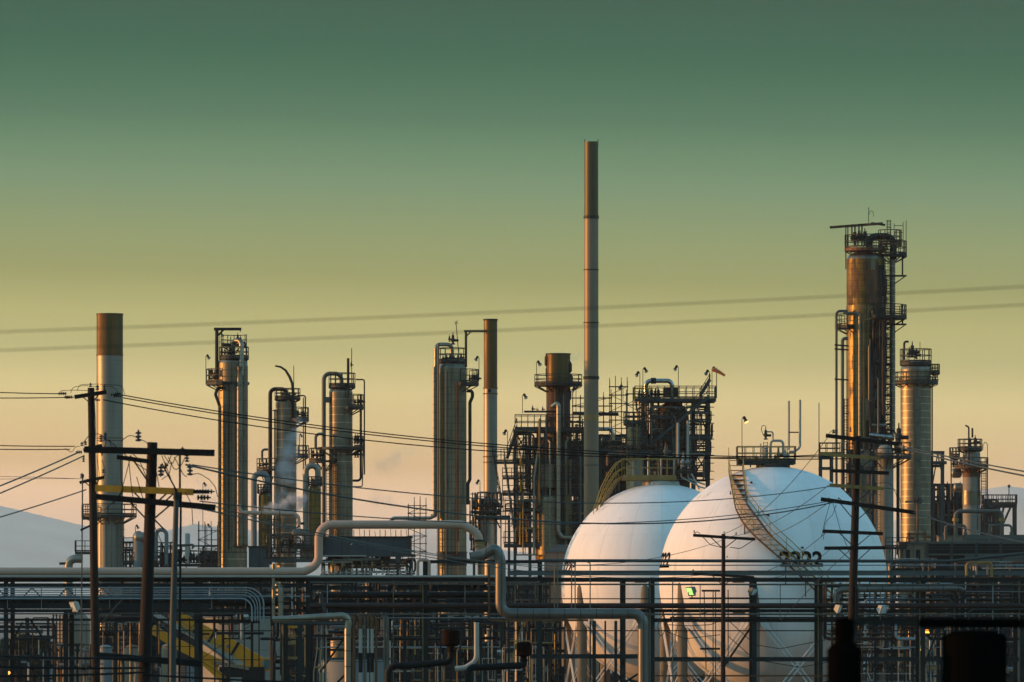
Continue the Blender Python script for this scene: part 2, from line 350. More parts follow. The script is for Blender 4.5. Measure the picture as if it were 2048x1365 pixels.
def wire(D0,p0,D1,p1,sag,label,r=.012,m='wire',group='overhead wires',name='wire',k=24):
    a=Fr(D0).p(*p0); b=Fr(D1).p(*p1); S=sag*(D0+D1)/2/F; P=[]
    for i in range(k+1):
        f=i/k; q=a.lerp(b,f); q.z-=S*4*f*(1-f); P.append(q)
    mb=MB(); mb.tube(P,r,5); o=mb.build(name,m,None,(a+b)/2); return tag(o,label,'wire',group)
def insulator(fr,root,px,py,s=5,d=0,horiz=0,n=3,m='ceram'):
    u=fr.u*s; c=fr.p(px,py,d); mb=MB(); ax=Vector((horiz,0,0)) if horiz else Vector((0,0,1))
    P=[];rr=[]
    for i in range(n):
        for z,r in ((0,.15),(.1,.5),(.35,.4),(.4,.15)): P.append(c+ax*(u*(i*.55+z))); rr.append(r*u)
    P.append(c+ax*(u*n*.6)); rr.append(.12*u); mb.tube(P,rr,8); return mb.build('insulator',m,root)
def cyl_h(fr,root,x0,x1,y,r,d=0,m='galv',name='drum'):
    """horizontal drum with dished ends"""
    P=[];rr=[]; 
    for i in range(5): t=math.pi/2*i/4; P.append(fr.p(x0+r*.6*(1-math.sin(t)),y,d)); rr.append(max(r*fr.u*math.sin(t),.02))
    P=[fr.p(x0+r*.6*(1-math.sin(math.pi/2*i/4))-0,y,d) for i in range(5)]
    P=[fr.p(x0+r*.6*(1-math.cos(math.pi/2*i/4)),y,d) for i in range(5)]; rr=[max(r*fr.u*math.sin(math.pi/2*i/4),.02) for i in range(5)]
    Q=[fr.p(x1-r*.6*(1-math.cos(math.pi/2*i/4)),y,d) for i in range(4,-1,-1)]; rq=[max(r*fr.u*math.sin(math.pi/2*i/4),.02) for i in range(4,-1,-1)]
    mb=MB(); mb.tube(P+Q,rr+rq,16); return mb.build(name,m,root)
def stair(fr,root,x0,y0,x1,y1,d=0,w=18,rail=20,m='steel',rm='rail',step=6,name='stair'):
    u=fr.u; mb=MB()
    for dd in (0,w): mb.bar(fr.p(x0,y0,d+dd),fr.p(x1,y1,d+dd),1.5*u,6*u)
    n=max(2,int(abs(y1-y0)/step))
    for i in range(1,n):
        f=i/n; c=fr.p(x0+(x1-x0)*f,y0+(y1-y0)*f,d); mb.box(c+Vector((-2*u,u,-.4*u)),c+Vector((2*u,(w-1)*u,.4*u)))
    o=mb.build(name,m,root); mb=MB()
    for dd in (0,w):
        for h in (rail,rail*.5): mb.bar(fr.p(x0,y0-h,d+dd),fr.p(x1,y1-h,d+dd),1.3*u)
        k=max(2,int(math.hypot(x1-x0,y1-y0)/18))
        for i in range(k+1): f=i/k; mb.bar(fr.p(x0+(x1-x0)*f,y0+(y1-y0)*f,d+dd),fr.p(x0+(x1-x0)*f,y0+(y1-y0)*f-rail,d+dd),1.2*u)
    mb.build('handrail',rm,o); return o
def scaffold(fr,label,x0,x1,y0,y1,nx,ny,d=0,dd=20,m='dark',over=10,diag=True,group='scaffold towers of thin tubes'):
    u=fr.u; t=thing('scaffold',fr.p((x0+x1)/2,y1,d+dd/2),label,'scaffold',group); X=[x0+(x1-x0)*i/nx for i in range(nx+1)]; Y=[y0+(y1-y0)*i/ny for i in range(ny+1)]
    for x in X:
        for q in (d,d+dd): mb=MB(); mb.tube([fr.p(x,y1,q),fr.p(x,y0-over*rnd.random(),q)],.75*u,5); mb.build('upright',m,t)
    for y in Y:
        for q in (d,d+dd): mb=MB(); mb.tube([fr.p(x0-2,y,q-1),fr.p(x1+2,y,q-1)],.65*u,5); mb.build('ledger',m,t)
        mb=MB()
        for x in X: mb.tube([fr.p(x+1,y+1,d-2),fr.p(x+1,y+1,d+dd+2)],.6*u,4)
        mb.build('transom',m,t)
    if diag:
        for i in range(ny):
            a,b=(x0,x1) if i%2 else (x1,x0); mb=MB(); mb.tube([fr.p(a,Y[i],d-1.5),fr.p(b,Y[i+1],d-1.5)],.6*u,5); mb.build('brace',m,t)
    return t
def frame(fr,root,xs,ys,d0=0,d1=60,m='steel',w=7,yb=None,beams=None,br=()):
    """braced steel frame: columns at xs, beam levels at ys, from d0 to d1"""
    u=fr.u; yt=min(ys); yb=yb or fr.gy
    for x in xs:
        for q in (d0,d1): mb=MB(); mb.ibeam(fr.p(x,yt+w*.3,q),fr.p(x,yb,q),w*u,w*u); mb.build('column',m,root)
    for y in ys:
        for q in (d0,d1): mb=MB(); mb.ibeam(fr.p(xs[0]-w*.6,y,q-w*.05),fr.p(xs[-1]+w*.6,y,q-w*.05),w*.72*u,w*1.02*u); mb.build('beam',m,root)
        for x in xs: mb=MB(); mb.ibeam(fr.p(x,y+.4,d0+w*.6),fr.p(x,y+.4,d1-w*.6),w*.6*u,w*.8*u); mb.build('cross_beam',m,root)
    for (xa,ya,xb,yb2) in br: mb=MB(); mb.bar(fr.p(xa,ya,d0-w*.55),fr.p(xb,yb2,d0-w*.55),w*.45*u); mb.build('brace',m,root)
def tangle(fr,root,x0,x1,y0,y1,n,d0=0,d1=50,ms=('pipegrey','pipedark','steell','pipeins','piperust'),w=(1.5,5),vert=.5,name='pipe'):
    """n bent small-bore pipes filling a region"""
    for _ in range(n):
        x=rnd.uniform(x0,x1); y=rnd.uniform(y0,y1); d=rnd.uniform(d0,d1); ww=rnd.uniform(*w); P=[(x,y,d)]
        v=rnd.random()<vert
        for _k in range(rnd.choice((1,2,2,3))):
            if v: y=min(y1,max(y0,y+rnd.choice((-1,1))*rnd.uniform(.25,.9)*(y1-y0)))
            elif rnd.random()<.75: x=min(x1,max(x0,x+rnd.choice((-1,1))*rnd.uniform(.15,.6)*(x1-x0)))
            else: d=d+rnd.uniform(8,25)
            v=not v
            if (Vector(P[-1])-Vector((x,y,d))).length>3: P.append((x,y,d))
        if len(P)>1: pipe(fr,root,P,ww,rnd.choice(ms),name,n=7)
def posts(fr,root,xs,y0,y1,w,m,d=0,name='pipe'):
    for x in xs: mb=MB(); mb.tube([fr.p(x,y1,d),fr.p(x,y0,d)],w*fr.u/2,8); mb.build(name,m,root)
# ================================================================ setting
mb=MB(); mb.quad([(-30000,-300,0),(30000,-300,0),(30000,34000,0),(-30000,34000,0)]); tag(mb.build('ground','ground'),kind='structure')
def hills(name,D,pts,depth):
    fr=Fr(D); mb=MB(); k=len(pts)
    rows=[]
    for j,(dz,f) in enumerate(((-depth*.5,0),(-depth*.3,.45),(-depth*.1,.85),(0,1),(depth*.3,.6),(depth*.6,0))):
        rows.append([Vector((fr.p(x,0).x+(0),D+dz,max(-1,(fr.p(0,y).z)*f*1))) for x,y in pts])
    i0=0
    for r in rows: mb.v+=[tuple(v) for v in r]
    for j in range(len(rows)-1):
        for i in range(k-1): a=j*k+i; mb.f.append((a,a+1,a+1+k,a+k)); mb.sm.append(True)
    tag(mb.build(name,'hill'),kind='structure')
def ridge(ctrl,step=6,amp=1.6):
    P=[]
    for (x0,y0),(x1,y1) in zip(ctrl,ctrl[1:]):
        n=max(1,int((x1-x0)/step))
        for i in range(n): f=i/n; P.append((x0+(x1-x0)*f,y0+(y1-y0)*f+rnd.uniform(-amp,amp)*(0.5 if i else 0)))
    P.append(ctrl[-1]); return P
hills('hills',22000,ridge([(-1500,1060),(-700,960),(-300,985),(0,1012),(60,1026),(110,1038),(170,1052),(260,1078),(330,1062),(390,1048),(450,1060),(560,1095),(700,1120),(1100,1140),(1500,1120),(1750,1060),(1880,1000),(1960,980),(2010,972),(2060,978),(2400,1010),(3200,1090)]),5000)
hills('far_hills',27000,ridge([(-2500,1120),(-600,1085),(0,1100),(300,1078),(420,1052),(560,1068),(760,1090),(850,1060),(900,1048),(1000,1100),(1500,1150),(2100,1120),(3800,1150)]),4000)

# ================================================================ the two spheres
def sphere(D,cx,cy,r,label,nums,leg0):
    fr=Fr(D); u=fr.u; g=fr.gy; C=fr.p(cx,cy,0); Rm=r*u
    t=thing('storage_sphere',(C.x,C.y,0),label,'storage tank','white gas storage spheres on columns')
    mb=MB(); nu,nv=96,48; i0=0
    for j in range(nv+1):
        th=math.pi*j/nv
        for i in range(nu):
            a=2*math.pi*i/nu; s=max(math.sin(th),.001); mb.v.append((C.x+Rm*s*math.cos(a),C.y+Rm*s*math.sin(a),C.z+Rm*math.cos(th)))
    for j in range(nv):
        for i in range(nu): a=j*nu+i; b=j*nu+(i+1)%nu; mb.f.append((a,a+nu,b+nu,b)); mb.sm.append(True)
    sh=mb.build('shell','white',t)
    LP=[]
    for k in range(8):
        a=R(leg0+45*k-90); lx=C.x+Rm*.965*math.cos(a); ly=C.y+Rm*.965*math.sin(a); LP.append((lx,ly))
        rr=10*u; mb=MB(); mb.lathe((lx,ly,0),[(rr,0.02),(rr,C.z-1.2),(rr*.95,C.z-.4),(rr*.55,C.z+.05),(rr*.1,C.z+.15)],20); lg=mb.build('leg','concrete',t)
    for k in range(8):
        (ax,ay),(bx,by)=LP[k],LP[(k+1)%8]; A=Vector((ax,ay,0));B=Vector((bx,by,0)); mid=(A+B)/2; off=unit(mid-Vector((C.x,C.y,0)))*.35; dr=unit(B-A)
        for (P,Q) in ((A,B),(B,A)):
            s=1 if P is A else -1
            for w in (-.28,.28): mb=MB(); mb.tube([P+dr*s*(.45)+off+Vector((0,0,C.z-3.6+w)),Q-dr*s*.3+off+Vector((0,0,.9+w))],.07,6); mb.build('tie_rod','rod',t)
            mb=MB(); p=P+dr*s*.42+off; mb.quad([p+Vector((0,0,C.z-2.5)),p+dr*s*.55+Vector((0,0,C.z-3.2)),p+dr*s*1.1+Vector((0,0,C.z-4.6)),p+Vector((0,0,C.z-3.9))]); mb.quad([p+off*.1+Vector((0,0,C.z-3.9)),p+off*.1+dr*s*1.1+Vector((0,0,C.z-4.6)),p+off*.1+dr*s*.55+Vector((0,0,C.z-3.2)),p+off*.1+Vector((0,0,C.z-2.5))]); mb.build('gusset','rod',t)
    # numbers painted on the shell, bent to it
    for txt,px,py,h,w in nums:
        cu=bpy.data.curves.new('num','FONT'); cu.body=txt; cu.size=1; cu.offset=.036; ob=bpy.data.objects.new('num',cu); SC.collection.objects.link(ob)
        bpy.context.view_layer.update(); me=bpy.data.meshes.new_from_object(ob.evaluated_get(bpy.context.evaluated_depsgraph_get())); bpy.data.objects.remove(ob)
        xs=[v.co.x for v in me.vertices]; ys=[v.co.y for v in me.vertices]; xa,xb,ya,yb=min(xs),max(xs),min(ys),max(ys)
        mb=MB()
        # subdivide long edges by triangulating on a bmesh
        import bmesh
        bm=bmesh.new(); bm.from_mesh(me); bmesh.ops.triangulate(bm,faces=bm.faces[:])
        for _ in range(3): bmesh.ops.subdivide_edges(bm,edges=[e for e in bm.edges if e.calc_length()>.12],cuts=1); bmesh.ops.triangulate(bm,faces=bm.faces[:])
        th0=math.asin((px-cx)/r); zc=(cy-py)/r; wa=w*u/Rm; ha=h*u/Rm; bm.verts.ensure_lookup_table()
        for v in bm.verts:
            fx=(v.co.x-xa)/(xb-xa)-.5; fy=(v.co.y-ya)/(yb-ya)-.5; el=math.asin(zc)+fy*ha; az=th0+fx*wa/math.cos(el); q=Rm*1.0022
            mb.v.append((C.x+q*math.cos(el)*math.sin(az),C.y-q*math.cos(el)*math.cos(az),C.z+q*math.sin(el)))
        for f in bm.faces: mb.f.append(tuple(v.index for v in f.verts)); mb.sm.append(False)
        mb.build('number','number',sh)
    return fr,t,C,Rm
fr,S1,C1,R1=sphere(500,1546,1161,228,'larger nearer white storage sphere numbered 2222 with a stair winding down its front','',-57) if False else sphere(500,1546,1161,228,'nearer white storage sphere with a stair winding down its front and 2222 on it',[('2222',1593,1120,31,88),('2222',1322,1121,31,88)],-57)
u=fr.u
# top platform of the near sphere
o=MB(); o.lathe((C1.x,C1.y,0),[(34*u,C1.z+R1*.985),(34*u,C1.z+R1+.15)],32); o.build('manway_ring','steel',S1)
deck(fr,S1,1474,1590,921,-30,32,27,'flrb','steel','yrust',9,15)
u1=u
for x in (1500,1530,1562): mb=MB(); mb.bar(fr.p(x,930,-24),fr.p(x,936,-24),2.5*u); mb.build('support','steel',S1)
ladder(fr,S1,1530,885,921,-28,8,'rail',False)
# vents and valves on the deck
pipe(fr,S1,[(1600,800),(1600,896),(1588,904),(1578,904)],5,'wpaint','vent_pipe',2.2)
pipe(fr,S1,[(1578,802,6),(1578,900,6)],4.5,'wpaint','vent_pipe')
mb=MB(); mb.bar(fr.p(1578,865,3),fr.p(1600,865,3),2.4*u); mb.build('strut','dark',S1)
pipe(fr,S1,[(1541,921,-5),(1541,882,-5),(1566,882,-5),(1566,910,-5)],5,'wpaint','pipe')
pipe(fr,S1,[(1530,870,0),(1530,864,0),(1546,864,0),(1546,884,0)],3,'wpaint','pipe')
pipe(fr,S1,[(1521,921,-8),(1521,888,-8)],3,'wpaint','pipe'); valve(fr,S1,1531,880,14,-10,'rail'); valve(fr,S1,1556,918,12,-14,'pipegrey'); valve(fr,S1,1569,918,12,-14,'wpaint')
pipe(fr,S1,[(1531,866,-10),(1531,852,-10)],1.5,'dark','spindle'); pipe(fr,S1,[(1527,872,-10),(1522,860,-10),(1524,852,-10),(1529,852,-10)],1.4,'dark','tube')
for x in (1500,1512,1550,1575): valve(fr,S1,x,922,rnd.uniform(6,9),rnd.uniform(-15,15),'pipegrey')
mb=MB(); mb.lathe(fr.p(1531,905,-8),[(5*u,fr.p(0,921).z),(5*u,fr.p(0,900).z),(2.5*u,fr.p(0,894).z)],12); mb.build('nozzle','wpaint',S1)
# spiral stair following the shell then leaving it
Lp=[(1457,922),(1457,944),(1458,973),(1464,1020),(1476,1046),(1491,1066),(1505,1080),(1543,1114),(1575,1141),(1600,1165),(1636,1200),(1714,1272),(1767,1325),(1830,1385)]
Rp=[(1485,922),(1484,944),(1483,973),(1487,1013),(1502,1034),(1520,1060),(1534,1078),(1574,1114),(1601,1141),(1626,1165),(1662,1200),(1740,1272),(1793,1325),(1856,1385)]
def sd(x,y,off):
    q=228**2-(x-1546)**2-(y-1161)**2
    return -math.sqrt(max(q,0))-off
def sample(P,n):
    D=[0]
    for a,b in zip(P,P[1:]): D.append(D[-1]+abs(b[1]-a[1]))
    o=[]
    for i in range(n+1):
        t=D[-1]*i/n; k=max(j for j in range(len(D)) if D[j]<=t+1e-6); k=min(k,len(P)-2); f=(t-D[k])/(D[k+1]-D[k]); o.append((P[k][0]+(P[k+1][0]-P[k][0])*f,P[k][1]+(P[k+1][1]-P[k][1])*f))
    return o
n=46; LL=sample(Lp,n); RR=sample(Rp,n); st=thing('spiral_stair',fr.p(1600,fr.gy,-250),'rusty yellow stair curving over the front of the nearer white sphere down to the ground','stair')
def s3(q,off):
    x,y=q
    d=sd(x,y,off) if y<1150 else sd(1585,1150,off)-(y-1150)*.05-(x-1585)*.02
    if y<935: d=min(d,sd(x,935,off))
    return d
A=[fr.p(a[0],a[1],s3(a,14)) for a in LL]; B=[fr.p(b[0],b[1],s3(b,14)) for b in RR]
for P,nm in ((A,'stringer'),(B,'stringer')):
    mb=MB(); 
    for a,b in zip(P,P[1:]): mb.bar(a,b,1.4*u,3.6*u)
    mb.build(nm,'railrust',st)
mb=MB()
for a,b in zip(A[::1],B[::1]):
    mb.box(Vector((a.x,min(a.y,b.y),a.z-.03)),Vector((b.x,max(a.y,b.y)+2.2*u,a.z+.03)))
mb.build('treads','railrust',st)
for P in (A,B):
    for h in (26,13):
        mb=MB(); mb.tube([a+Vector((0,0,h*u)) for a in P],.85*u,6); mb.build('handrail','yellow',st)
    for a in P[::3]: mb=MB(); mb.bar(a,a+Vector((0,0,26*u)),1.1*u); mb.build('baluster','yellow',st)
for (x,y0,y1) in ((1456,985,1012),(1481,1052,1095),(1560,1130,1172),(1599,1162,1195),(1660,1215,fr.gy),(1740,1290,fr.gy)):
    mb=MB(); q=(x,y0); mb.bar(fr.p(x,y0,s3(q,10)),fr.p(x,y1,s3(q,8)),2*u); mb.build('bracket','rail',st)
for (x,y) in ((1498,968),(1528,1034),(1594,1098)):
    d=sd(x,y,0); mb=MB(); mb.tube([fr.p(x,y,d+2),fr.p(x,y,d-6),fr.p(x-4,y,d-8)],.8*u,6); mb.lathe(fr.p(x,y,d-6),[(2*u,fr.p(0,y+2).z),(2*u,fr.p(0,y-2).z)],8); mb.build('nozzle','dark',S1)
frB,S2,C2,R2=sphere(570,1322,1168,200,'white storage sphere half hidden behind the nearer one, 2223 at its left edge',[('2223',1133,1135,24,70)],-55.6)
fr=frB; u=fr.u
o=MB(); o.lathe((C2.x,C2.y,0),[(38*u,fr.p(0,972).z),(36*u,fr.p(0,964).z),(34*u,fr.p(0,963).z)],32); o.build('manway_ring','wpaint',S2)
deck(fr,S2,1244,1352,955,-34,20,36,'flrb','yrust','yrust',7,17); mb=MB(); mb.tube([fr.p(1244,919,-34.6),fr.p(1352,919,-34.6)],.9*fr.u,6); mb.build('top_rail','yellow',S2)
deck(fr,S2,1352,1385,942,-30,20,24,'fr','steel','rail',6,12)
for x in (1356,1376): pipe(fr,S2,[(x,846 if x<1360 else 842,4),(x,930,4)],5.5,'wpaint','vent_pipe')
pipe(fr,S2,[(1322,955,-6),(1322,915,-6),(1348,915,-6),(1348,950,-6)],4,'wpaint'); pipe(fr,S2,[(1362,930,-20),(1362,955,-20),(1400,975,-20),(1440,985,-20)],3,'wpaint'); pipe(fr,S2,[(1376,935,-24),(1398,980,-24)],3,'wpaint')
pipe(fr,S2,[(1376,925,-10),(1376,958,-10),(1410,970,-10)],3.5,'wpaint')
valve(fr,S2,1331,912,14,-6,'pipegrey'); valve(fr,S2,1300,952,10,-10,'pipegrey'); valve(fr,S2,1366,935,16,-12,'wpaint')
mb=MB(); mb.lathe(fr.p(1328,960,-5),[(6*u,fr.p(0,964).z),(6*u,fr.p(0,955).z)],12); mb.build('nozzle','yellow',S2)
# stair of the rear sphere: curves down the left side
s2=thing('spiral_stair',fr.p(1215,fr.gy,-60),'yellow railed stair climbing the left shoulder of the rear white sphere','stair')
P=[(1244,955,-22),(1232,962,-26),(1222,975,-30),(1212,992,-34),(1203,1010,-40),(1196,1032,-45),(1188,1055,-50)]
A=[fr.p(*q) for q in P]; B=[fr.p(q[0]+5,q[1]-1,q[2]+22) for q in P]
for Q in (A,B):
    mb=MB(); [mb.bar(a,b,1.5*u,5*u) for a,b in zip(Q,Q[1:])]; mb.build('stringer','yrust',s2)
    for h in (34,17): mb=MB(); mb.tube([a+Vector((-.05*h*u,0,h*u)) for a in Q],1.0*u,6); mb.build('handrail','yellow',s2)
    
    for a in Q: mb=MB(); mb.bar(a,a+Vector((-.05*34*u,0,34*u)),1.2*u); mb.build('baluster','yellow',s2)
mb=MB()
for a,b,c,d in zip(A,A[1:],B,B[1:]):
    for f in (0,.33,.66): p=a.lerp(b,f); q=c.lerp(d,f); mb.bar(p,q,2.5*u,.5*u)
mb.build('treads','railrust',s2)

# ================================================================ stacks
def stack(D,cx,r,ytop,label,segs,bands,m='galv',name='smokestack',rb=None):
    fr=Fr(D); t=thing(name,fr.p(cx,fr.gy),label,'chimney'); 
    for i,(y0,y1,mm) in enumerate(segs):
        ra=r; rbb=r
        mb=MB(); c=fr.p(cx,0); rr=lambda y:(r+( (rb-r)*max(0,min(1,(y-ytop)/(1100-ytop))) if rb else 0))*fr.u
        prof=[(rr(y1),fr.p(0,y1).z),(rr(y0),fr.p(0,y0).z)]
        if i==0: prof+=[(rr(y0)*.9,fr.p(0,y0).z),(rr(y0)*.9,fr.p(0,y0+30).z)]
        mb.lathe((c.x,c.y,0),prof,40,caps=(i>0)); mb.build('shaft_top' if i==0 and len(segs)>1 else 'shaft',mm,t)
    for b in bands: ring(fr,t,cx,r*b[2]+ (0 if not rb else (rb-r)*max(0,(b[0]-ytop)/(1100-ytop))),b[0],b[1],b[3])
    return fr,t
g=1500
fr,T=stack(640,219.5,26.5,628,'wide galvanised chimney with a rusty top on the far left',[(628,711,'rusttop'),(711,1500,'galv')],[(629,2.5,1.03,'rust'),(711,2.5,1.03,'rust'),(877,1.8,1.03,'rust'),(882,1.2,1.02,'steel')])
platform(fr,T,219.5,1031,26,54,0,360,22,'steel','rail'); 
for i in range(14): 
    a=R(i*360/14); mb=MB(); c=fr.p(219.5,0); mb.bar(c+Vector((25*fr.u*math.cos(a),25*fr.u*math.sin(a),-(1035-YH)*fr.u)),c+Vector((27.5*fr.u*math.cos(a),27.5*fr.u*math.sin(a),-(1140-YH)*fr.u)),1.6*fr.u) if False else mb.bar(fr.p(219.5+26.8*math.cos(a),1036,26.8*math.sin(a)),fr.p(219.5+26.8*math.cos(a),1150,26.8*math.sin(a)),1.4*fr.u); mb.build('rib','steell',T)
ladder(fr,T,245,1031,1150,-22,7); deck(fr,T,165,185,1035,-20,10,22,'flr')
fr,T=stack(650,981,13.5,639,'slim chimney with a dark rusty top beside the middle column',[(639,778,'rusttop'),(778,1500,'galv')],[(640,3,1.1,'dark'),(777,2,1.12,'rust'),(788,2,1.12,'rust'),(914,2,1.12,'rust'),(925,2,1.1,'rust')])
mb=MB(); mb.box(fr.p(976,786,-15),fr.p(982,779,-10)); mb.build('inspection_box','dark',T)
fr,T=stack(600,1182.5,13.8,284,'tallest slender stack rising alone above the plant',[(284,435,'stackdark'),(435,1500,'stack')],[(435,6,1.1,'rail'),(540,1.6,1.1,'dark'),(646,1.6,1.1,'dark'),(756,6,1.09,'rail'),(907,1.3,1.03,'rail'),(931,1.3,1.03,'rail')],rb=15.5)
for x in (1169.5,1196): mb=MB(); mb.bar(fr.p(x,294),fr.p(x,279),1.6*fr.u); mb.build('lightning_rod','dark',T)
mb=MB(); c=fr.p(1182.5,0); mb.lathe((c.x,c.y,0),[(14.9*fr.u,fr.p(0,842).z),(14.9*fr.u,fr.p(0,830).z)],30); mb.build('band','yrust',T)
# wide burnt stack
fr,T=stack(625,1116.5,24,708,'short wide scorched stack above the crowded furnace structure',[(708,768,'rusttop'),(768,1120,'burnt')],[(708.5,2,1.06,'dark'),(770,3,1.03,'dark')])
for y,x,s in ((722,1094,5),(735,1138,6),(790,1138,5),(760,1140,6),(745,1095,4)): shell(fr,T,x,[(s*.4,y+12),(s,y+8),(s,y-6),(s*.5,y-12)],'burnt','patch',-6,10)
platform(fr,T,1116.5,768,25,48,0,360,18,'dark','rail',th=5)
pipe(fr,T,[(1127,870,-26),(1127,790,-26)],2,'steell'); pipe(fr,T,[(1110,870,-26),(1110,780,-26)],2,'pipegrey')

# ================================================================ process columns
def column(D,cx,r,ytop,ybase,label,m='clad',bot=None,domeh=None,n=36):
    fr=Fr(D); t=thing('process_column',fr.p(cx,fr.gy),label,'process column','tall cladded process columns')
    shell(fr,t,cx,[(r,ybase),(r,ytop+(domeh or r*.5))],m,'shell',n=n) 
    shell(fr,t,cx,dome(r,ytop,ytop+(domeh or r*.5)),'clad_plain','head',n=n)
    if ybase<fr.gy-5: shell(fr,t,cx,[(r*1.02,fr.gy),(r*1.02,ybase)],bot or 'clad_plain','skirt',n=n)
    return fr,t
# T1
fr,T=column(600,465,29,712,1500,'column with an L-shaped hoist arm and side platform, left of the two shorter columns')
u=fr.u
shell(fr,T,487,[(9.5,1092),(9.5,733)]+dome(9.5,725,733),'clad_plain','side_duct',-14)
shell(fr,T,481,[(6,1092),(6,760),(4,745),(6,735)],'clad_plain','side_duct',-32)
mb=MB(); mb.box(fr.p(468,1094,-34),fr.p(497,1090,-10)); mb.build('duct_foot','rust',T)
platform(fr,T,465,765,29,34,0,360,0,'steel'); platform(fr,T,465,765,29,53,100,250,26,'steel','rail',th=6)
platform(fr,T,468,715,10,30,0,360,20,'steel','rail',th=4); platform(fr,T,468,690,8,26,0,200,20,'steel','rail',th=3)
davit(fr,T,434,760,660,483,-8,7,'dark'); 
pipe(fr,T,[(466,712,-4),(466,682,-4),(484,682,-20),(484,722,-24),(484,752,-26)],10,'pipeins','overhead_pipe',1.1,12); pipe(fr,T,[(478,690,0),(490,682,0),(493,700,0),(493,735,0)],4,'pipegrey','pipe')
valve(fr,T,476,684,10,-10); pump_cluster(fr,T,442,472,712,5,-20,'dark',18); pump_cluster(fr,T,416,440,763,3,-10,'rust',22)
mb=MB(); mb.box(fr.p(419,752,-20),fr.p(427,740,-14)); mb.build('junction_box','rust',T)
pipe(fr,T,[(452,777,-26),(437,777,-26),(432,790,-26),(437,803,-26),(441,815,-26),(441,1140,-26)],6.5,'pipedark','bypass_pipe',1.2)
ladder(fr,T,444,815,1140,-30,8,'yrust'); ladder(fr,T,452,770,1140,-33,6,'steell',False)
pipe(fr,T,[(459,770,-30),(459,1100,-30)],3,'pipedark'); pipe(fr,T,[(470,770,-31),(470,1092,-31)],2.5,'pipegrey')
ring(fr,T,465,30,772,5,'clad_plain'); ring(fr,T,465,29.6,1105,2,'rail'); shell(fr,T,465,[(29.5,1160),(29.5,1106)],'cladb','lower_shell')
mb=MB()
for i in range(4): mb.bar(fr.p(497+i*2,1092,-10),fr.p(497+i*2,1130,-10),.01) if False else None
for i,(x,y) in enumerate(((460,698),(462,680),(437,700))): mb=MB(); mb.tube([fr.p(x,y+30,-12),fr.p(x,y-6,-12)],.9*u,5); mb.build('whip','dark',T)
# T2
fr,T=column(660,572,21,796,1500,'shorter banded column with a bent swan-neck hoist arm, steam drifting in front','cladb'); u=fr.u
pipe(fr,T,[(574,797,-2),(574,788,-2),(569,779,-8),(541,779,-14),(541,1130,-14)],8,'pipedark','overhead_pipe',1.3,12)
pipe(fr,T,[(550,820,-10),(550,1100,-10)],3,'pipegrey'); pipe(fr,T,[(546,822,-14),(556,822,-10),(556,1050,-10)],2.5,'pipegrey')
platform(fr,T,575,796,8,26,0,360,18,'steel','rail'); platform(fr,T,572,838,20,46,-60,60,22,'steel','rail',th=5); platform(fr,T,572,912,21,46,-70,60,20,'steel','rail'); platform(fr,T,548,938,6,35,120,280,20,'steel','rail')
mb=MB(); P=[fr.p(586,838,-16),fr.p(587,790,-16),fr.p(585,768,-16),fr.p(580,755,-16),fr.p(572,742,-16),fr.p(562,735,-16),fr.p(551,733,-16)]; mb.tube(P,[.16*1]*4+[.14,.12,.1],8); mb.build('davit','dark',T)
mb=MB(); mb.tube([fr.p(588,800,-12),fr.p(588,732,-12)],.8*u,5); mb.build('mast','dark',T)
pipe(fr,T,[(594,792,-8),(611,792,-8),(611,960,-8)],3,'pipegrey'); pipe(fr,T,[(607,796,-8),(607,1040,-8)],2.2,'pipedark')
mb=MB(); mb.box(fr.p(574,808,-22),fr.p(580,800,-20)); mb.build('lifting_lug','clad_plain',T)
ladder(fr,T,557,930,1140,-18,8,'yrust'); pump_cluster(fr,T,594,612,836,3,-10,'dark',20); pump_cluster(fr,T,562,590,794,4,-10,'dark',14)
pipe(fr,T,[(537,900,-20),(525,900,-20),(525,925,-20)],5,'pipegrey'); pump_cluster(fr,T,518,536,936,3,-14,'dark',20)
for x in (520,530,536): mb=MB(); mb.bar(fr.p(x,942,-20),fr.p(x+8,962,-12),1.5*u); mb.build('bracket','steel',T)
# T3
fr,T=column(655,681.5,23.5,771,930,'dark banded column with overhead loop pipe and a tall mast, right of the swan-neck one','cladb',domeh=14,bot='clad'); u=fr.u
pipe(fr,T,[(683,772,-2),(683,756,-2),(676,748,-6),(648,748,-12),(648,1110,-14)],8.5,'pipegrey','overhead_pipe',1.5,12)
pipe(fr,T,[(668,1090,-30),(668,935,-30)],2,'rust'); platform(fr,T,684,771,8,27,0,360,24,'steel','rail',th=5); platform(fr,T,681.5,814,22,46,-70,60,24,'steel','rail',th=5)
platform(fr,T,681.5,895,23,46,-180,60,0,'steel','rail',th=5); platform(fr,T,681.5,895,23,46,-50,60,22,'steel','rail',th=5); platform(fr,T,648,921,5,30,90,270,24,'steel','rail',th=5); platform(fr,T,648,921,5,36,-60,30,24,'steel','rail',th=4)
mb=MB(); mb.tube([fr.p(697,796,-24),fr.p(697,718,-24)],2.6*u,8); mb.tube([fr.p(704,772,-24),fr.p(704,698,-24)],.9*u,6); mb.build('mast','dark',T); valve(fr,T,703,735,6,-24)
pipe(fr,T,[(712,760,-10),(729,760,-10),(729,950,-10)],3,'pipedark'); pipe(fr,T,[(722,790,-14),(722,962,-14),(706,962,-14)],5,'pipedark'); pipe(fr,T,[(727,880,-12),(725,974,-12),(706,974,-12)],2.4,'pipegrey')
for y in (795,872,900): pump_cluster(fr,T,707,726,y+16,3,-14,'dark',20)
ladder(fr,T,672,930,1130,-26,8,'rust'); ladder(fr,T,657,930,1130,-24,6,'railrust',False)
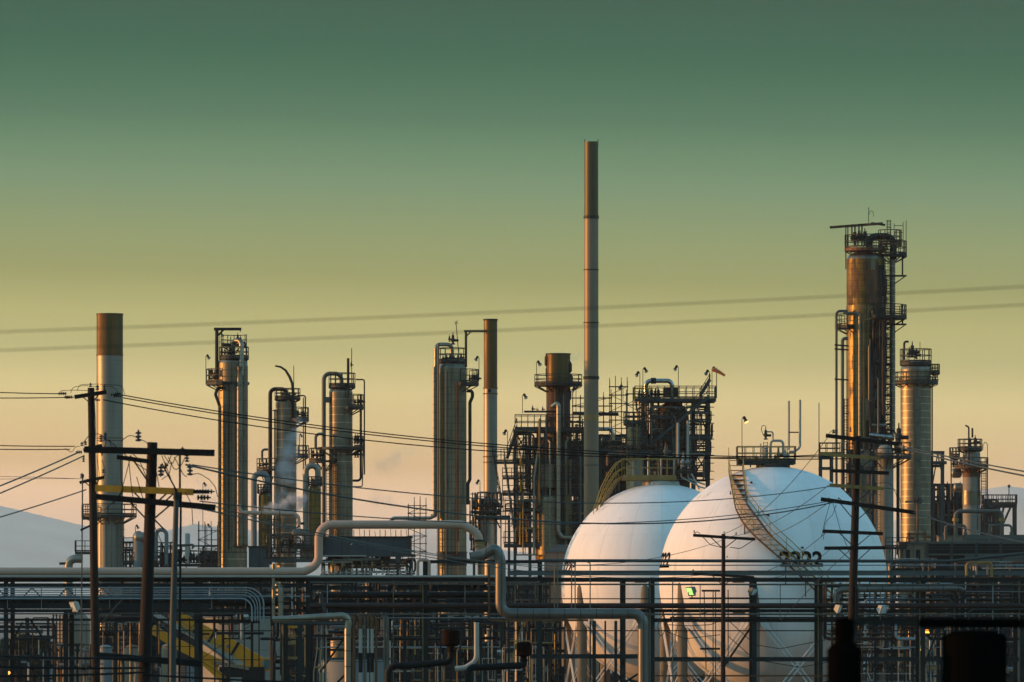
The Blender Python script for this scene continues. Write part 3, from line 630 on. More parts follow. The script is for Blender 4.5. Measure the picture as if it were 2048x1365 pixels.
pipe(fr,T,[(652,870,-20),(632,868,-20),(632,900,-20)],6,'pipegrey'); pump_cluster(fr,T,624,645,919,3,-18,'dark',24)
mb=MB(); mb.box(fr.p(650,795,-16),fr.p(660,806,-4)); mb.build('pipe_bracket','pipegrey',T)
# small rusty vessels with big hoop pipes
for (x0,x1,top,vb,lab) in ((508,531,948,985,'rusty small drum under a thick pale hoop pipe, left of the steaming column'),(612,632,932,970,'rusty small drum under a thick pale hoop pipe, left of the dark banded column')):
    fr=Fr(645); t=thing('vessel',fr.p(x1,fr.gy),lab,'vessel'); shell(fr,t,x1-2,[(12,1110),(12,vb+8)]+dome(12,vb,vb+8),'rustclad','shell')
    pipe(fr,t,[(x0,1110,-4),(x0,top,-4),(x1+4,top,-4),(x1+4,vb+8,-4)],12,'tankb' if x0<550 else 'galv','hoop_pipe',1.0,14); platform(fr,t,x1-2,vb-2,4,15,0,360,14,'dark','rail',th=3); pump_cluster(fr,t,x1-8,x1+4,vb,2,0,'dark',16)
# T4
fr,T=column(590,904,29,722,1500,'tallest column of the middle, a right-angle hoist arm and weathervane on top'); u=fr.u
shell(fr,T,904,dome(27,717,735),'clad_plain','cap')
pipe(fr,T,[(904,715,-6),(904,690,-6),(872,690,-20),(872,1033,-20),(862,1033,-20)],8,'pipeins','overhead_pipe',1.2,12); pipe(fr,T,[(877,688,-26),(877,740,-26),(877,1180,-26)],4,'pipegrey')
pipe(fr,T,[(869,735,-22),(869,1031,-22),(862,1037,-22),(786,1037,-22),(780,1045,-22)],7,'pipeins','transfer_pipe',1.6,12)
platform(fr,T,904,722,8,28,0,360,25,'steel','rail',th=4); platform(fr,T,904,766,28,54,-70,50,26,'steel','rail',th=6)
davit(fr,T,932,735,664,975,-6,5,'railrust'); mb=MB(); mb.tube([fr.p(918,715,-8),fr.p(912,645,-8)],.8*u,5); mb.bar(fr.p(909,644,-8),fr.p(917,648,-8),u); mb.bar(fr.p(910,650,-8),fr.p(915,641,-8),u); mb.build('weathervane','dark',T)
valve(fr,T,906,690,14,-8); valve(fr,T,899,684,8,-8); pump_cluster(fr,T,882,926,721,6,-12,'dark',18); pump_cluster(fr,T,938,956,764,4,-12,'dark',18)
pipe(fr,T,[(934,783,-20),(945,783,-20),(945,795,-20),(940,806,-20),(940,960,-20),(936,968,-20),(936,1010,-20)],7,'pipedark','bypass_pipe',1.0)
ladder(fr,T,880,750,1200,-22,8,'yrust'); pipe(fr,T,[(917,765,-30),(917,1085,-30)],3,'rust'); pipe(fr,T,[(914,765,-31),(914,1110,-31),(890,1112,-31)],2,'rust'); pipe(fr,T,[(893,745,-29),(893,1200,-29)],2.5,'pipegrey')
shell(fr,T,904,[(29.8,1132),(29.8,1105)],'steel','band_section'); ring(fr,T,904,31,1105,2,'rail')
mb=MB(); mb.box(fr.p(914,770,-32),fr.p(936,765,-18)); mb.build('bracket','dark',T)
# T5 reactor tower
fr,T=column(700,1731.5,38.5,503,1500,'huge rusty orange column, the tallest on the right, crowded with pipes and platforms','rustclad',domeh=16,bot='rust'); u=fr.u
shell(fr,T,1731.5,[(39.2,900),(39.2,612)],'gold','lower_shell')
# scorching and the right side's shade, both painted in as dark patches
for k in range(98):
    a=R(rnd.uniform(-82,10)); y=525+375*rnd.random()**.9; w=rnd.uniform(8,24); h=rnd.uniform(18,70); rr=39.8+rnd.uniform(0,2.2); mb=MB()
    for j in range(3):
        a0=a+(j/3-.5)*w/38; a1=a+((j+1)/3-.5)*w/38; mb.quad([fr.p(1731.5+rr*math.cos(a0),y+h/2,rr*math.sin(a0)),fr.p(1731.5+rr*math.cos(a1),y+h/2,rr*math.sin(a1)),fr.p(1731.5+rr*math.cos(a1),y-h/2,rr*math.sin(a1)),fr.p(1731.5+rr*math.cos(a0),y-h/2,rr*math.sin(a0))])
    mb.build('scorch_shade_patch',rnd.choice(['burnt','burnt','burnt','rust','clad_plain','dark','dark']),T)
platform(fr,T,1730,497,10,41,0,360,26,'rust','rail',th=6); platform(fr,T,1785,509,8,29,-180,60,26,'dark','rail',th=5); platform(fr,T,1780,487,6,24,-180,60,26,'railrust','rail',th=4)
platform(fr,T,1731.5,633,38,82,-80,45,22,'dark','rail',th=6); platform(fr,T,1731.5,652,38,62,130,230,22,'dark','rail',th=6)
for y in (553,650,690,730,770,810,850): 
    mb=MB(); mb.bar(fr.p(1765,y,-14),fr.p(1812 if y in(553,650) else 1782,y,-14),3.5*u); mb.bar(fr.p(1808 if y in(553,650) else 1780,y+2,-14),fr.p(1788 if y in (553,650) else 1768,y+16,-14),2*u); mb.build('outrigger','dark',T)
for y in (553,650): mb=MB(); mb.bar(fr.p(1804,y,-14),fr.p(1804,y-40,-14),3*u); mb.build('hanger','dark',T)
mb=MB(); mb.bar(fr.p(1659,456,-10),fr.p(1765,448,-10),5*u); mb.build('hoist_beam','rust',T)
mb=MB(); mb.bar(fr.p(1742,447,-6),fr.p(1770,451,-6),4*u); mb.build('hoist_beam','dark',T)
for x in (1691,1695): mb=MB(); mb.bar(fr.p(x,452,-12),fr.p(x,540 if x<1693 else 500,-12),2*u); mb.build('post','dark',T)
for x,y in ((1703,450),(1709,450),(1717,449),(1723,449)): pipe(fr,T,[(x,y,-15),(x,478,-15),(x+6,482,-15),(x+6,494,-15)],3,'dark')
pump_cluster(fr,T,1700,1735,484,8,-10,'black',26)
pipe(fr,T,[(1738,500,-10),(1738,474,-10),(1786,474,-10),(1786,520,-10)],14,'pipedark','overhead_pipe',1.1,14)
pipe(fr,T,[(1784.5,510,-10),(1784.5,868,-10)],11,'cladb','downcomer',1.2,14)
pipe(fr,T,[(1784,868,-10),(1776,895,-10),(1772,905,-10)],10,'cladb','downcomer_end')
ladder(fr,T,1773,500,880,-20,7,'rail'); ladder(fr,T,1777,442,500,-10,6,'rail'); 
for x in (1788,1806,1812): mb=MB(); mb.tube([fr.p(x,509,-5),fr.p(x,rnd.uniform(440,462),-5)],.7*u,5); mb.build('upright','rail',T)
for y in (452,466,480): mb=MB(); mb.bar(fr.p(1788,y,-5),fr.p(1806,y,-5),1.1*u); mb.build('ledger','rail',T)
mb=MB(); mb.tube([fr.p(1737,446,-4),fr.p(1737,415,-4)],.7*u,5); mb.tube(rpath([fr.p(1737,432,-4),fr.p(1740,422,-4),fr.p(1746,424,-4),fr.p(1747,434,-4)],2*u),.5*u,5); mb.build('mast','dark',T)
pipe(fr,T,[(1694,624,-30),(1671,624,-30),(1671,1090,-30)],5.5,'pipegrey'); pipe(fr,T,[(1694,679,-32),(1683,679,-32),(1683,1090,-32)],7,'pipegrey')
pipe(fr,T,[(1684,629,-42),(1717,629,-42),(1717,880,-42)],6,'pipeins'); pipe(fr,T,[(1742,624,-42),(1742,640,-42),(1725,643,-42),(1725,960,-42)],3.5,'yrust')
for y in (692,700,760): mb=MB(); mb.bar(fr.p(1667,y,-36),fr.p(1695,y+2,-36),3*u); mb.build('pipe_bracket','dark',T)
ladder(fr,T,1690,800,1080,-36,6,'dark'); tangle(fr,T,1736,1768,640,900,34,-52,-40,('burnt','pipedark','piperust','dark','pipegrey'),(2,6),.7)
pump_cluster(fr,T,1735,1768,700,4,-48,'black',16); pump_cluster(fr,T,1735,1768,780,4,-48,'black',16); pump_cluster(fr,T,1738,1768,850,4,-48,'black',16)
pipe(fr,T,[(1740,852,-46),(1770,852,-46)],6,'galv'); pipe(fr,T,[(1768,880,-40),(1770,862,-40),(1784,862,-40),(1790,872,-40),(1790,905,-40)],4,'dark')
pipe(fr,T,[(1735,872,-52),(1785,878,-52)],12,'silver','duct')
for k in range(6): platform(fr,T,1731.5,676+k*38,38,48,-60,30,0,'dark',th=3,br=False)
tangle(fr,T,1695,1770,880,1095,44,-66,-44,('pipegrey','galv','dark','pipedark','clad_plain','piperust'),(2,7),.6)
for y in (905,945,985,1025,1062): deck(fr,T,1690,1752,y,-70,-44,16,'fl','dark','rail',4,10)
ladder(fr,T,1712,900,1090,-72,6,'steell'); pump_cluster(fr,T,1695,1750,945,6,-60,'dark',22); pump_cluster(fr,T,1695,1750,1025,6,-60,'dark',22)
for k in range(9): ladder(fr,T,1776,560+k*36,590+k*36,-24,6,'dark',True)
# white lower column in front of it, and its neighbour frame
fr=Fr(670); T=thing('process_column',fr.p(1771,fr.gy),'pale short column standing in front of the huge rusty one','process column','tall cladded process columns'); u=fr.u
shell(fr,T,1771,[(16,1500),(16,900)]+dome(16,890,900),'tankw','shell'); pipe(fr,T,[(1796,870,0),(1796,1110,0)],7,'pipedark'); platform(fr,T,1771,912,16,52,-120,40,26,'steel','rail',th=6)
ladder(fr,T,1757,905,1110,-18,6,'yrust'); pump_cluster(fr,T,1760,1812,908,6,-10,'dark',22); valve(fr,T,1797,890,24,-10)
fr=Fr(690); t=thing('support_structure',fr.p(1670,fr.gy),'small blue-grey frame with railed deck at the shoulder of the nearer sphere','steel structure'); u=fr.u
frame(fr,t,(1642,1664),(915,937),0,40,'steelb',5); deck(fr,t,1640,1682,908,-4,44,22,'flb','steelb','rail'); frame(fr,t,(1700,1745),(905,940,975,1010,1050),-20,30,'steel',4); 
tangle(fr,t,1695,1752,900,1090,34,-20,30,('pipegrey','pipedark','steell','clad_plain','galv','dark'),(2,6)); ladder(fr,t,1733,905,1100,-24,7,'steell'); shell(fr,t,1722,[(13,1100),(13,915)],'clad','drum',0,20)
pump_cluster(fr,t,1700,1750,940,6,-24,'dark',14)
mb=MB(); mb.tube([fr.p(1638,915,0),fr.p(1638,806,0)],.9*u,5); tag(mb.build('antenna_mast','dark',None,fr.p(1638,915,0)),'thin lone antenna mast above the right shoulder of the nearer sphere','mast')
# T6
fr,T=column(720,1831.5,30.5,722,1500,'grey banded column with a flat railed top, right of the huge rusty one','cladb',domeh=18); u=fr.u
shell(fr,T,1831.5,[(29,780),(31,775),(31,1100)][::-1],'clad_plain','band_section') if False else None
mb=MB(); mb.box(fr.p(1824,1000,-33.5),fr.p(1839,775,-28)); mb.build('cover_strip','clad_plain',T)
platform(fr,T,1831.5,725,26,32,0,360,26,'steel','rail',th=6); platform(fr,T,1831.5,765,30,45,0,360,20,'rail','rail',th=4); platform(fr,T,1870,745,4,10,0,360,16,'dark','rail',th=3)
pipe(fr,T,[(1808,722,-6),(1808,684,-6),(1817,684,-6)],4.5,'dark'); valve(fr,T,1824,716,18,-8); valve(fr,T,1818,716,12,-12); valve(fr,T,1832,718,12,-4); mb=MB(); mb.tube([fr.p(1840,724,0),fr.p(1840,684,0)],.7*u,5); mb.build('mast','dark',T)
pipe(fr,T,[(1864,765,-4),(1864,1100,-4)],3,'pipedark'); pump_cluster(fr,T,1796,1806,765,2,-14,'black',16); pump_cluster(fr,T,1858,1872,765,3,-8,'dark',16)
for a in (0,1): ladder(fr,T,1808+a*46,745,760,-28,5,'rail',False)
# T7
fr,T=column(760,1943,17.5,895,1500,'short pale column with stacked railed platforms near the right edge','tankw',domeh=12); u=fr.u
platform(fr,T,1940,897,12,25,0,360,18,'steel','rail'); platform(fr,T,1943,934,18,34,0,360,18,'railrust','rail',th=4); platform(fr,T,1912,912,4,14,60,300,16,'steel','rail',th=3)
pipe(fr,T,[(1936,930,-20),(1936,855,-20),(1929,852,-20)],3.5,'dark'); pipe(fr,T,[(1944,876,-10),(1944,857,-10)],4,'black'); valve(fr,T,1950,892,12,-5); valve(fr,T,1940,893,10,-5)
shell(fr,T,1943,[(18.4,1010),(18.4,982)],'clad_plain','band_section'); shell(fr,T,1943,[(18.2,955),(18.2,938)],'rust','band_section'); pipe(fr,T,[(1956,955,-14),(1957,985,-14),(1954,1000,-14),(1954,1060,-14)],2,'rust')
ladder(fr,T,1967,934,1060,-5,8,'dark'); pipe(fr,T,[(1974,918,-5),(1974,1080,-5)],3,'dark'); cyl_h(fr,T,1903,1926,946,10,20,'galv'); cyl_h(fr,T,1908,1928,975,9,20,'galv'); pipe(fr,T,[(1903,905,10),(1903,1000,10)],3,'pipegrey')
pipe(fr,T,[(1966,900,0),(1966,890,0),(1971,884,0),(1975,890,0),(1975,925,0)],1.3,'dark')
pump_cluster(fr,T,1905,1925,935,3,0,'dark',20)
# ================================================================ furnace structure (x 990-1240)
fr=Fr(620); u=fr.u; T=thing('furnace_structure',fr.p(1100,fr.gy),'crowded grey steel structure of decks around the scorched stack','steel structure')
frame(fr,T,(1030,1060,1092,1140,1166),(862,920,988,1090),0,70,'steelb',6,br=((1030,862,1060,920),(1060,862,1030,900),(1060,988,1092,1090),(1092,988,1060,1040),(1140,920,1166,988),(1140,988,1166,920),(1060,920,1092,988)))
deck(fr,T,1030,1172,858,-8,74,28,'flrb','steelb','rail',6,12); deck(fr,T,1062,1172,920,-12,74,26,'flr','steelb','rail',7,12); deck(fr,T,1005,1168,985,-12,74,26,'flr','steelb','rail',6,12); deck(fr,T,1008,1168,1088,-12,74,24,'flr','steelb','rail',7,12)
deck(fr,T,990,1062,923,0,30,24,'fl','steelb','rail',5,12)
stair(fr,T,1034,862,1014,918,-16,14,24); stair(fr,T,985,915,1003,1012,-20,14,22,'steell'); stair(fr,T,1008,920,1030,1080,-26,14,22,'steell')
cyl=shell(fr,T,1106,[(35,1120),(35,905)]+dome(35,872,905),'rustclad','furnace_drum',34); shell(fr,T,1100,[(27,1110),(27,1000)]+dome(27,985,1000),'clad','drum',4); shell(fr,T,1096,[(24,975),(24,930)],'clad_plain','drum',2)
pipe(fr,T,[(1104,815,-20),(1113,808,-24),(1117,812,-26),(1117,1065,-26),(1124,1076,-26),(1150,1076,-26)],9,'pipeins','downcomer',1.2,12)
pipe(fr,T,[(1079,838,-18),(1079,1010,-18)],4,'yrust'); pipe(fr,T,[(1092,830,-18),(1092,1000,-18)],3.5,'pipegrey'); pipe(fr,T,[(1140,920,-14),(1140,1075,-14)],8,'clad_plain'); pipe(fr,T,[(1136,1080,-20),(1136,990,-20)],3,'yrust'); pipe(fr,T,[(1041,985,-14),(1041,920,-14)],4,'crane'); pipe(fr,T,[(1040,1090,-14),(1040,1000,-14)],4,'crane')
mb=MB(); mb.box(fr.p(1048,826,-10),fr.p(1115,822,-6)); mb.build('beam','dark',T); pump_cluster(fr,T,1060,1090,823,3,-8,'dark',12)
tangle(fr,T,1032,1170,862,1110,80,-14,60,('pipegrey','pipedark','steell','clad_plain','rust','yrust','dark'),(1.5,5)); tangle(fr,T,1032,1166,835,862,16,-6,60,('dark','rail'),(1.2,2.5)); pump_cluster(fr,T,1040,1160,918,10,-10,'dark',14); pump_cluster(fr,T,1020,1150,984,10,-10,'dark',14)
ladder(fr,T,1155,850,1090,-22,7,'rail'); tangle(fr,T,1000,1040,985,1085,14,-10,40,('steell','pipegrey','dark'),(1.2,3),.3)
scaffold(fr,'thin scaffold wrapped around the foot of the tallest stack',1145,1222,798,862,5,4,-60,46,'rail',24)
pipe(fr,T,[(1145,829,-58),(1236,831,-58)],7,'pipedark','header_pipe',n=12); pipe(fr,T,[(1196,858,20),(1222,858,20),(1226,866,20),(1226,880,20)],8,'silver','duct',n=12)
for (x,y0,y1,dx,lab) in ((1045,827,790,1,'floodlight facing down on the left corner of the crowded furnace deck'),(1015,910,862,-1,'floodlight on the stair head left of the crowded furnace deck'),(1073,768,724,1,'floodlight on the left of the scorched stack platform'),(1152,830,776,-1,'floodlight on a hooked pole right of the scorched stack')): flood(fr,x,y0,y1,lab,dx)
fr=Fr(620)
for x0,x1,y0,y1,m,d in ((1064,1138,874,918,'burnt',40),(1064,1160,936,986,'dark',44),(1068,1164,1000,1086,'burnt',44),(1142,1164,880,985,'dark',52),(1034,1060,1000,1086,'dark',52),(1076,1112,925,958,'boxgrey',4),(1120,1138,1010,1050,'steel',-4)): mb=MB(); mb.box(fr.p(x0,y1,d),fr.p(x1,y0,d+14)); mb.build('housing',m,T)
tangle(fr,T,1032,1168,930,1088,60,-14,30,('pipegrey','steell','clad_plain','gold','yrust','beige','pipeins'),(1.5,4))
for x0,x1,y,d in ((1040,1100,895,-16),(1005,1060,955,-18),(1100,1166,955,-18),(1010,1090,1020,-18),(1090,1166,1050,-20),(1120,1170,890,-18)): deck(fr,T,x0,x1,y,d,d+20,18,'flr','steelb','rail',4,9)
for x in (1050,1085,1128,1150): ladder(fr,T,x,rnd.choice((862,920)),rnd.choice((985,1088)),-24,6,'rail')
for x,w,m in ((1068,5,'galv'),(1100,4,'pipeins'),(1132,6,'clad_plain'),(1160,5,'pipegrey'),(1046,3,'yrust')): pipe(fr,T,[(x,1110,-22),(x,rnd.uniform(880,960),-22),(x+rnd.choice((-12,12)),rnd.uniform(870,880),-10)],w,m)
# connecting steelwork between the stack and the right structure
fr=Fr(660); u=fr.u; T=thing('support_structure',fr.p(1225,fr.gy),'dark braced steelwork between the tallest stack and the vessel structure','steel structure')
frame(fr,T,(1200,1228,1256),(872,905,935,970),0,60,'steel',5,br=((1200,905,1228,970),(1228,905,1200,970),(1228,872,1256,935))); cyl_h(fr,T,1202,1245,885,9,-10,'pipedark'); deck(fr,T,1200,1262,900,-14,30,22,'fr','steelb','rail'); tangle(fr,T,1198,1258,870,1010,40,-10,40,('pipegrey','pipedark','dark','steell'),(1.5,5))
mb=MB(); mb.box(fr.p(1201,1080,40),fr.p(1262,884,56)); mb.build('housing','dark',T)
scaffold(fr,'tall thin scaffold left of the vessel structure with a lamp on it',1219,1254,775,925,3,9,-40,26,'rail',24)
flood(fr,1246,800,772,'floodlight at the head of the tall thin scaffold',-1); flood(fr,1240,905,890,'floodlight hanging low on the tall thin scaffold',1)
# ================================================================ vessel structure (x 1220-1435)
fr=Fr(640); u=fr.u; T=thing('vessel_structure',fr.p(1350,fr.gy),'tall open steel structure with a big vessel and a diagonal stair behind the spheres','steel structure')
frame(fr,T,(1290,1305,1388,1417),(800,873,905),0,80,'steelb',6,br=((1388,800,1417,873),(1417,800,1410,830),(1388,905,1417,873),(1388,950,1417,905),(1417,950,1388,905)))
deck(fr,T,1270,1432,797,-10,84,24,'flrb','steelb','rail',7,14); deck(fr,T,1300,1425,873,-10,84,24,'fr','steelb','rail',7,14); deck(fr,T,1300,1422,906,-10,84,22,'fr','steelb','rail',6,14); deck(fr,T,1382,1418,948,-8,84,22,'fr','steel','rail',5,10)
stair(fr,T,1418,793,1328,868,-22,12,22,'steelb'); stair(fr,T,1328,868,1300,893,-22,12,20,'steelb'); stair(fr,T,1420,760,1400,793,-8,12,12,'steelb')
shell(fr,T,1345,[(34,1100),(34,835)]+dome(34,802,835),'rustclad','vessel',36); shell(fr,T,1345,[(36,1100),(36,878)],'burnt','vessel_skirt',36)
pipe(fr,T,[(1292,800,0),(1292,762,0),(1344,762,0),(1344,798,0)],9,'silver','duct',1.1,12); mb=MB(); mb.tube([fr.p(1302,762,0),fr.p(1312,762,0)],6*u,12); mb.build('valve_body','black',T)
mb=MB(); mb.box(fr.p(1327,794,-4),fr.p(1356,775,14)); mb.build('equipment_box','burnt',T); mb=MB(); mb.box(fr.p(1268,776,-12),fr.p(1306,779,-8)); mb.box(fr.p(1266,800,-12),fr.p(1270,776,-8)); mb.build('lifting_beam','crane',T)
pump_cluster(fr,T,1275,1322,797,6,0,'dark',22); tangle(fr,T,1285,1420,805,960,60,-8,70,('pipegrey','pipedark','steell','dark'),(1.5,5)); tangle(fr,T,1272,1312,800,905,26,-14,30,('galv','pipegrey','pipeins','dark'),(2,6),.7)
for y in range(815,960,16): mb=MB(); mb.bar(fr.p(1412,y,-8),fr.p(1428,y,-8),1.6*u); mb.build('stub_bracket','steel',T)
for x,yt,dx,lab in ((1280,745,-1,'floodlight tilted left at the back corner of the vessel structure'),(1286,737,1,'floodlight on the left corner of the vessel structure roof'),(1357,733,-1,'floodlight in the middle of the vessel structure roof'),(1419,742,-1,'floodlight left of the orange windsock'),): flood(fr,x,797,yt,lab,dx,None,10)
ws=thing('windsock',fr.p(1433,797,-6),'orange windsock drooping right on a pole at the roof corner','windsock'); mb=MB(); mb.tube([fr.p(1433,797,-6),fr.p(1433,736,-6)],.9*u,6); mb.build('pole','rail',ws)
mb=MB(); mb.tube([fr.p(1425,739,-6),fr.p(1437,744,-6),fr.p(1450,752,-6)],[4.5*u,3.8*u,2.2*u],10); mb.build('sock','sock',ws)
flood(fr,1424,797,736,'floodlight directly beside the orange windsock',1,None,0)
tangle(fr,T,1300,1418,815,960,50,-20,20,('pipegrey','pipedark','steell','pipeins','dark'),(1.5,5)); 
for x0,x1,y in ((1300,1345,835),(1385,1422,842),(1300,1350,935)): deck(fr,T,x0,x1,y,-18,6,18,'flr','steelb','rail',4,9)
# annex vessel
T=thing('vessel',fr.p(1264,fr.gy,-20),'slim pale vessel with two railed decks on the left of the vessel structure','vessel'); shell(fr,T,1268,[(16,1080),(16,860)]+dome(16,842,860),'clad','shell',-20); platform(fr,T,1268,846,8,22,0,360,20,'steel','rail',-20); platform(fr,T,1265,907,17,50,-180,20,24,'steelb','rail',-20,5)
shell(fr,T,1273,[(14,1080),(14,912)],'galv','lower_shell',-44,20); pipe(fr,T,[(1273,850,-40),(1273,905,-40)],4,'yrust'); ladder(fr,T,1288,850,1000,-40,6,'rail'); pump_cluster(fr,T,1235,1310,905,9,-44,'dark',18)
scaffold(fr,'scaffold boxed around the slim pale vessel',1252,1292,790,900,3,5,-60,34,'rail',16)
# ================================================================ right background
fr=Fr(745); u=fr.u; T=thing('support_structure',fr.p(1877,fr.gy),'blue-grey A-braced frame on the right of the grey banded column','steel structure')
frame(fr,T,(1864,1886),(905,932),0,30,'steelb',5); mb=MB(); mb.tube([fr.p(1858,926,-6),fr.p(1893,926,-6)],3.4*u,10); mb.build('pipe','steelb',T)
for a,b in (((1875,908),(1864,975)),((1875,908),(1886,960))): mb=MB(); mb.bar(fr.p(*a,-4),fr.p(*b,-4),2.4*u); mb.build('brace','steelb',T)
fr=Fr(780); u=fr.u; T=thing('pipe_rack',fr.p(1895,fr.gy),'dark crowded rack of equipment between the grey column and the short pale one','pipe rack')
frame(fr,T,(1866,1880,1898,1914,1926),(970,1003,1040),0,50,'steel',5); deck(fr,T,1862,1930,1003,-4,54,0,''); tangle(fr,T,1864,1928,972,1090,80,0,50,('dark','pipedark','pipegrey','steel'),(1.5,4)); pump_cluster(fr,T,1864,1928,1001,9,0,'dark',20); pump_cluster(fr,T,1866,1926,972,5,0,'dark',10)
mb=MB(); mb.box(fr.p(1864,1090,20),fr.p(1928,1008,40)); mb.build('cabin','dark',T)
fr=Fr(1100); u=fr.u; T=thing('loading_gantry',fr.p(2000,fr.gy),'distant dark gantry with bent legs and a thin lamp mast at the right edge','gantry')
deck(fr,T,1968,2034,1008,0,40,18,'flrb','steel','rail',6,9); frame(fr,T,(1968,1998,2031),(1013,),0,40,'steel',5)
for a,b in (((2008,1012),(1996,1060)),((1996,1012),(2002,1060)),((2022,1012),(2005,1050))): mb=MB(); mb.bar(fr.p(*a,-4),fr.p(*b,-4),4*u); mb.build('brace','steel',T)
mb=MB(); mb.tube([fr.p(2018,1008,0),fr.p(2018,974,0)],1*u,5); mb.lathe(fr.p(2018,974),[(2*u,fr.p(0,976).z),(3*u,fr.p(0,970).z)],8); mb.build('lamp_mast','dark',T)
tangle(fr,T,1966,1998,1000,1085,26,0,40,('dark','pipedark','pipegrey'),(2,5)); mb=MB(); mb.box(fr.p(1962,1100,10),fr.p(1992,1016,30)); mb.build('cabin','dark',T)
frx=Fr(600)
for i,(a,b,y,yb,w,lab) in enumerate(((1911,2004,1023,1075,8,'large grey expansion loop pipe with brass-coloured flanges at the right edge'),(1891,1931,1051,1080,5,'small grey loop pipe left of the large expansion loop'),(1979,2023,1051,1080,5,'small grey loop pipe right of the large expansion loop'))):
    q=thing('expansion_loop',frx.p((a+b)/2,yb),lab,'pipe','expansion loops on the flat roof'); pipe(frx,q,[(a,yb,0),(a,y,0),(b,y,0),(b,yb,0)],w,'pipegrey','pipe',1.3,12)
    for x in (a,b): mb=MB(); mb.tube([frx.p(x,y+14,0),frx.p(x,y+20,0)],w*.8*frx.u,12); mb.build('flange','yrust' if i==0 else 'pipegrey',q)
# buildings on the right
fr=Fr(610); u=fr.u
T=thing('plant_building',fr.p(1980,fr.gy),'long low grey building with dark open bays and a corrugated roof at the right edge','building')
mb=MB(); mb.box(fr.p(1852,1500,4),fr.p(2240,1084,90)); mb.build('wall','dark',T); mb=MB(); mb.box(fr.p(1930,1084,-3),fr.p(2240,1070,92)); mb.build('roof','wallgrey',T); mb=MB(); mb.box(fr.p(1850,1088,-2),fr.p(2240,1083.5,3)); mb.box(fr.p(1850,1111,-2),fr.p(2240,1107,3)); mb.build('fascia','wallgrey',T)
for x in list(range(1852,2240,49)): mb=MB(); mb.box(fr.p(x,1150,-4),fr.p(x+5,1086,2)); mb.build('post','steelb',T)
for y in (1094,1099): mb=MB(); mb.bar(fr.p(1850,y,-6),fr.p(2240,y,-6),1.3*u); mb.build('rail','steelb',T)
mb=MB(); mb.box(fr.p(1930,1150,-1),fr.p(2240,1111,3)); mb.build('wall_panel','wallgrey',T)
T=thing('plant_building',fr.p(1826,fr.gy),'small beige sunlit block beside the foot of the grey banded column','building'); mb=MB(); mb.box(fr.p(1800,1500,0),fr.p(1852,1088,60)); mb.build('wall','wall',T); mb=MB(); mb.box(fr.p(1798,1088,-3),fr.p(1856,1084,62)); mb.build('roof','wallgrey',T)
for x in (1812,1832): mb=MB(); mb.box(fr.p(x,1128,-2),fr.p(x+8,1100,0)); mb.build('door','dark',T)
T=thing('plant_building',fr.p(1905,fr.gy),'beige sunlit parapet box standing on the low roof left of the short pale column','building'); mb=MB(); mb.box(fr.p(1878,1086,8),fr.p(1930,1073,60)); mb.build('wall','wall',T); mb=MB(); mb.box(fr.p(1876,1073,6),fr.p(1932,1071,62)); mb.build('roof','wallgrey',T)
T=thing('valve_manifold',fr.p(1780,fr.gy,-10),'vertical pipe manifold and railings at the right foot of the nearer sphere','pipes')
for i in range(7): pipe(fr,T,[(1772+i*6,1150,-10),(1772+i*6,1096+rnd.uniform(0,8),-10),(1775+i*6,1094,-2)],rnd.uniform(2,3.6),rnd.choice(['pipegrey','steell','dark']))
pump_cluster(fr,T,1800,1862,1142,10,-30,'pipegrey',22); tangle(fr,T,1770,1870,1118,1150,22,-40,-8,('pipegrey','steell','wpaint','yrust'),(1.2,3)); deck(fr,T,1770,1812,1094,-14,10,18,'f')
tt=thing('valve_manifold',fr.p(1850,fr.gy,-60),'brown T-shaped valve stand in front of the grey banded column','pipes'); pipe(fr,tt,[(1833,1085,-30),(1833,1008,-30),(1836,1000,-30)],4.5,'rust'); pipe(fr,tt,[(1812,1069,-30),(1852,1069,-30)],3.5,'rust'); valve(fr,tt,1816,1085,14,-30,'rust'); valve(fr,tt,1848,1083,14,-30,'rust'); pipe(fr,tt,[(1808,1005,-30),(1826,1004,-30),(1845,1003,-30)],4,'pipegrey'); pump_cluster(fr,tt,1826,1842,1008,3,-34,'dark',16)
# ================================================================ fin-fan cooler, centre-left
fr=Fr(570); u=fr.u; T=thing('air_cooler',fr.p(735,fr.gy),'long dark blue-grey air cooler box raised on a frame behind the beige pipe','air cooler')
mb=MB(); mb.box(fr.p(640,1110,0),fr.p(822,1075,90)); mb.build('plenum','boxgrey',T); mb=MB(); mb.box(fr.p(638,1076,-3),fr.p(824,1073,93)); mb.build('rim','dark',T); mb=MB(); mb.box(fr.p(640,1113.5,-2),fr.p(830,1109.5,92)); mb.build('sill','steelb',T)
frame(fr,T,(645,690,740,795,822),(1122,),4,86,'steel',5,yb=fr.gy); 
for x in (670,715,765): shell(fr,T,x,[(14,1128),(16,1112)],'black','fan_ring',20,20)
mb=MB(); mb.quad([fr.p(790,1112,-2),fr.p(803,1112,-2),fr.p(799,1145,-2),fr.p(795,1145,-2)]); mb.build('bracket','steelb',T)
for i in range(16): x=655+i*10.5; mb=MB(); mb.tube([fr.p(x,1074,rnd.uniform(0,80)),fr.p(x,rnd.uniform(1036,1068),10)],.5*u,4) if i%3==0 else mb.tube([fr.p(x,1074,5),fr.p(x,1060,5)],.7*u,4); mb.build('vent','dark',T)
deck(fr,T,534,640,1118,-20,30,22,'flr','steelb','rail',7,11); deck(fr,T,585,650,1094,-16,20,22,'flr','steelb','rail',5,11); mb=MB(); mb.box(fr.p(600,1118,-6),fr.p(640,1094,20)); mb.build('housing','wall',T)
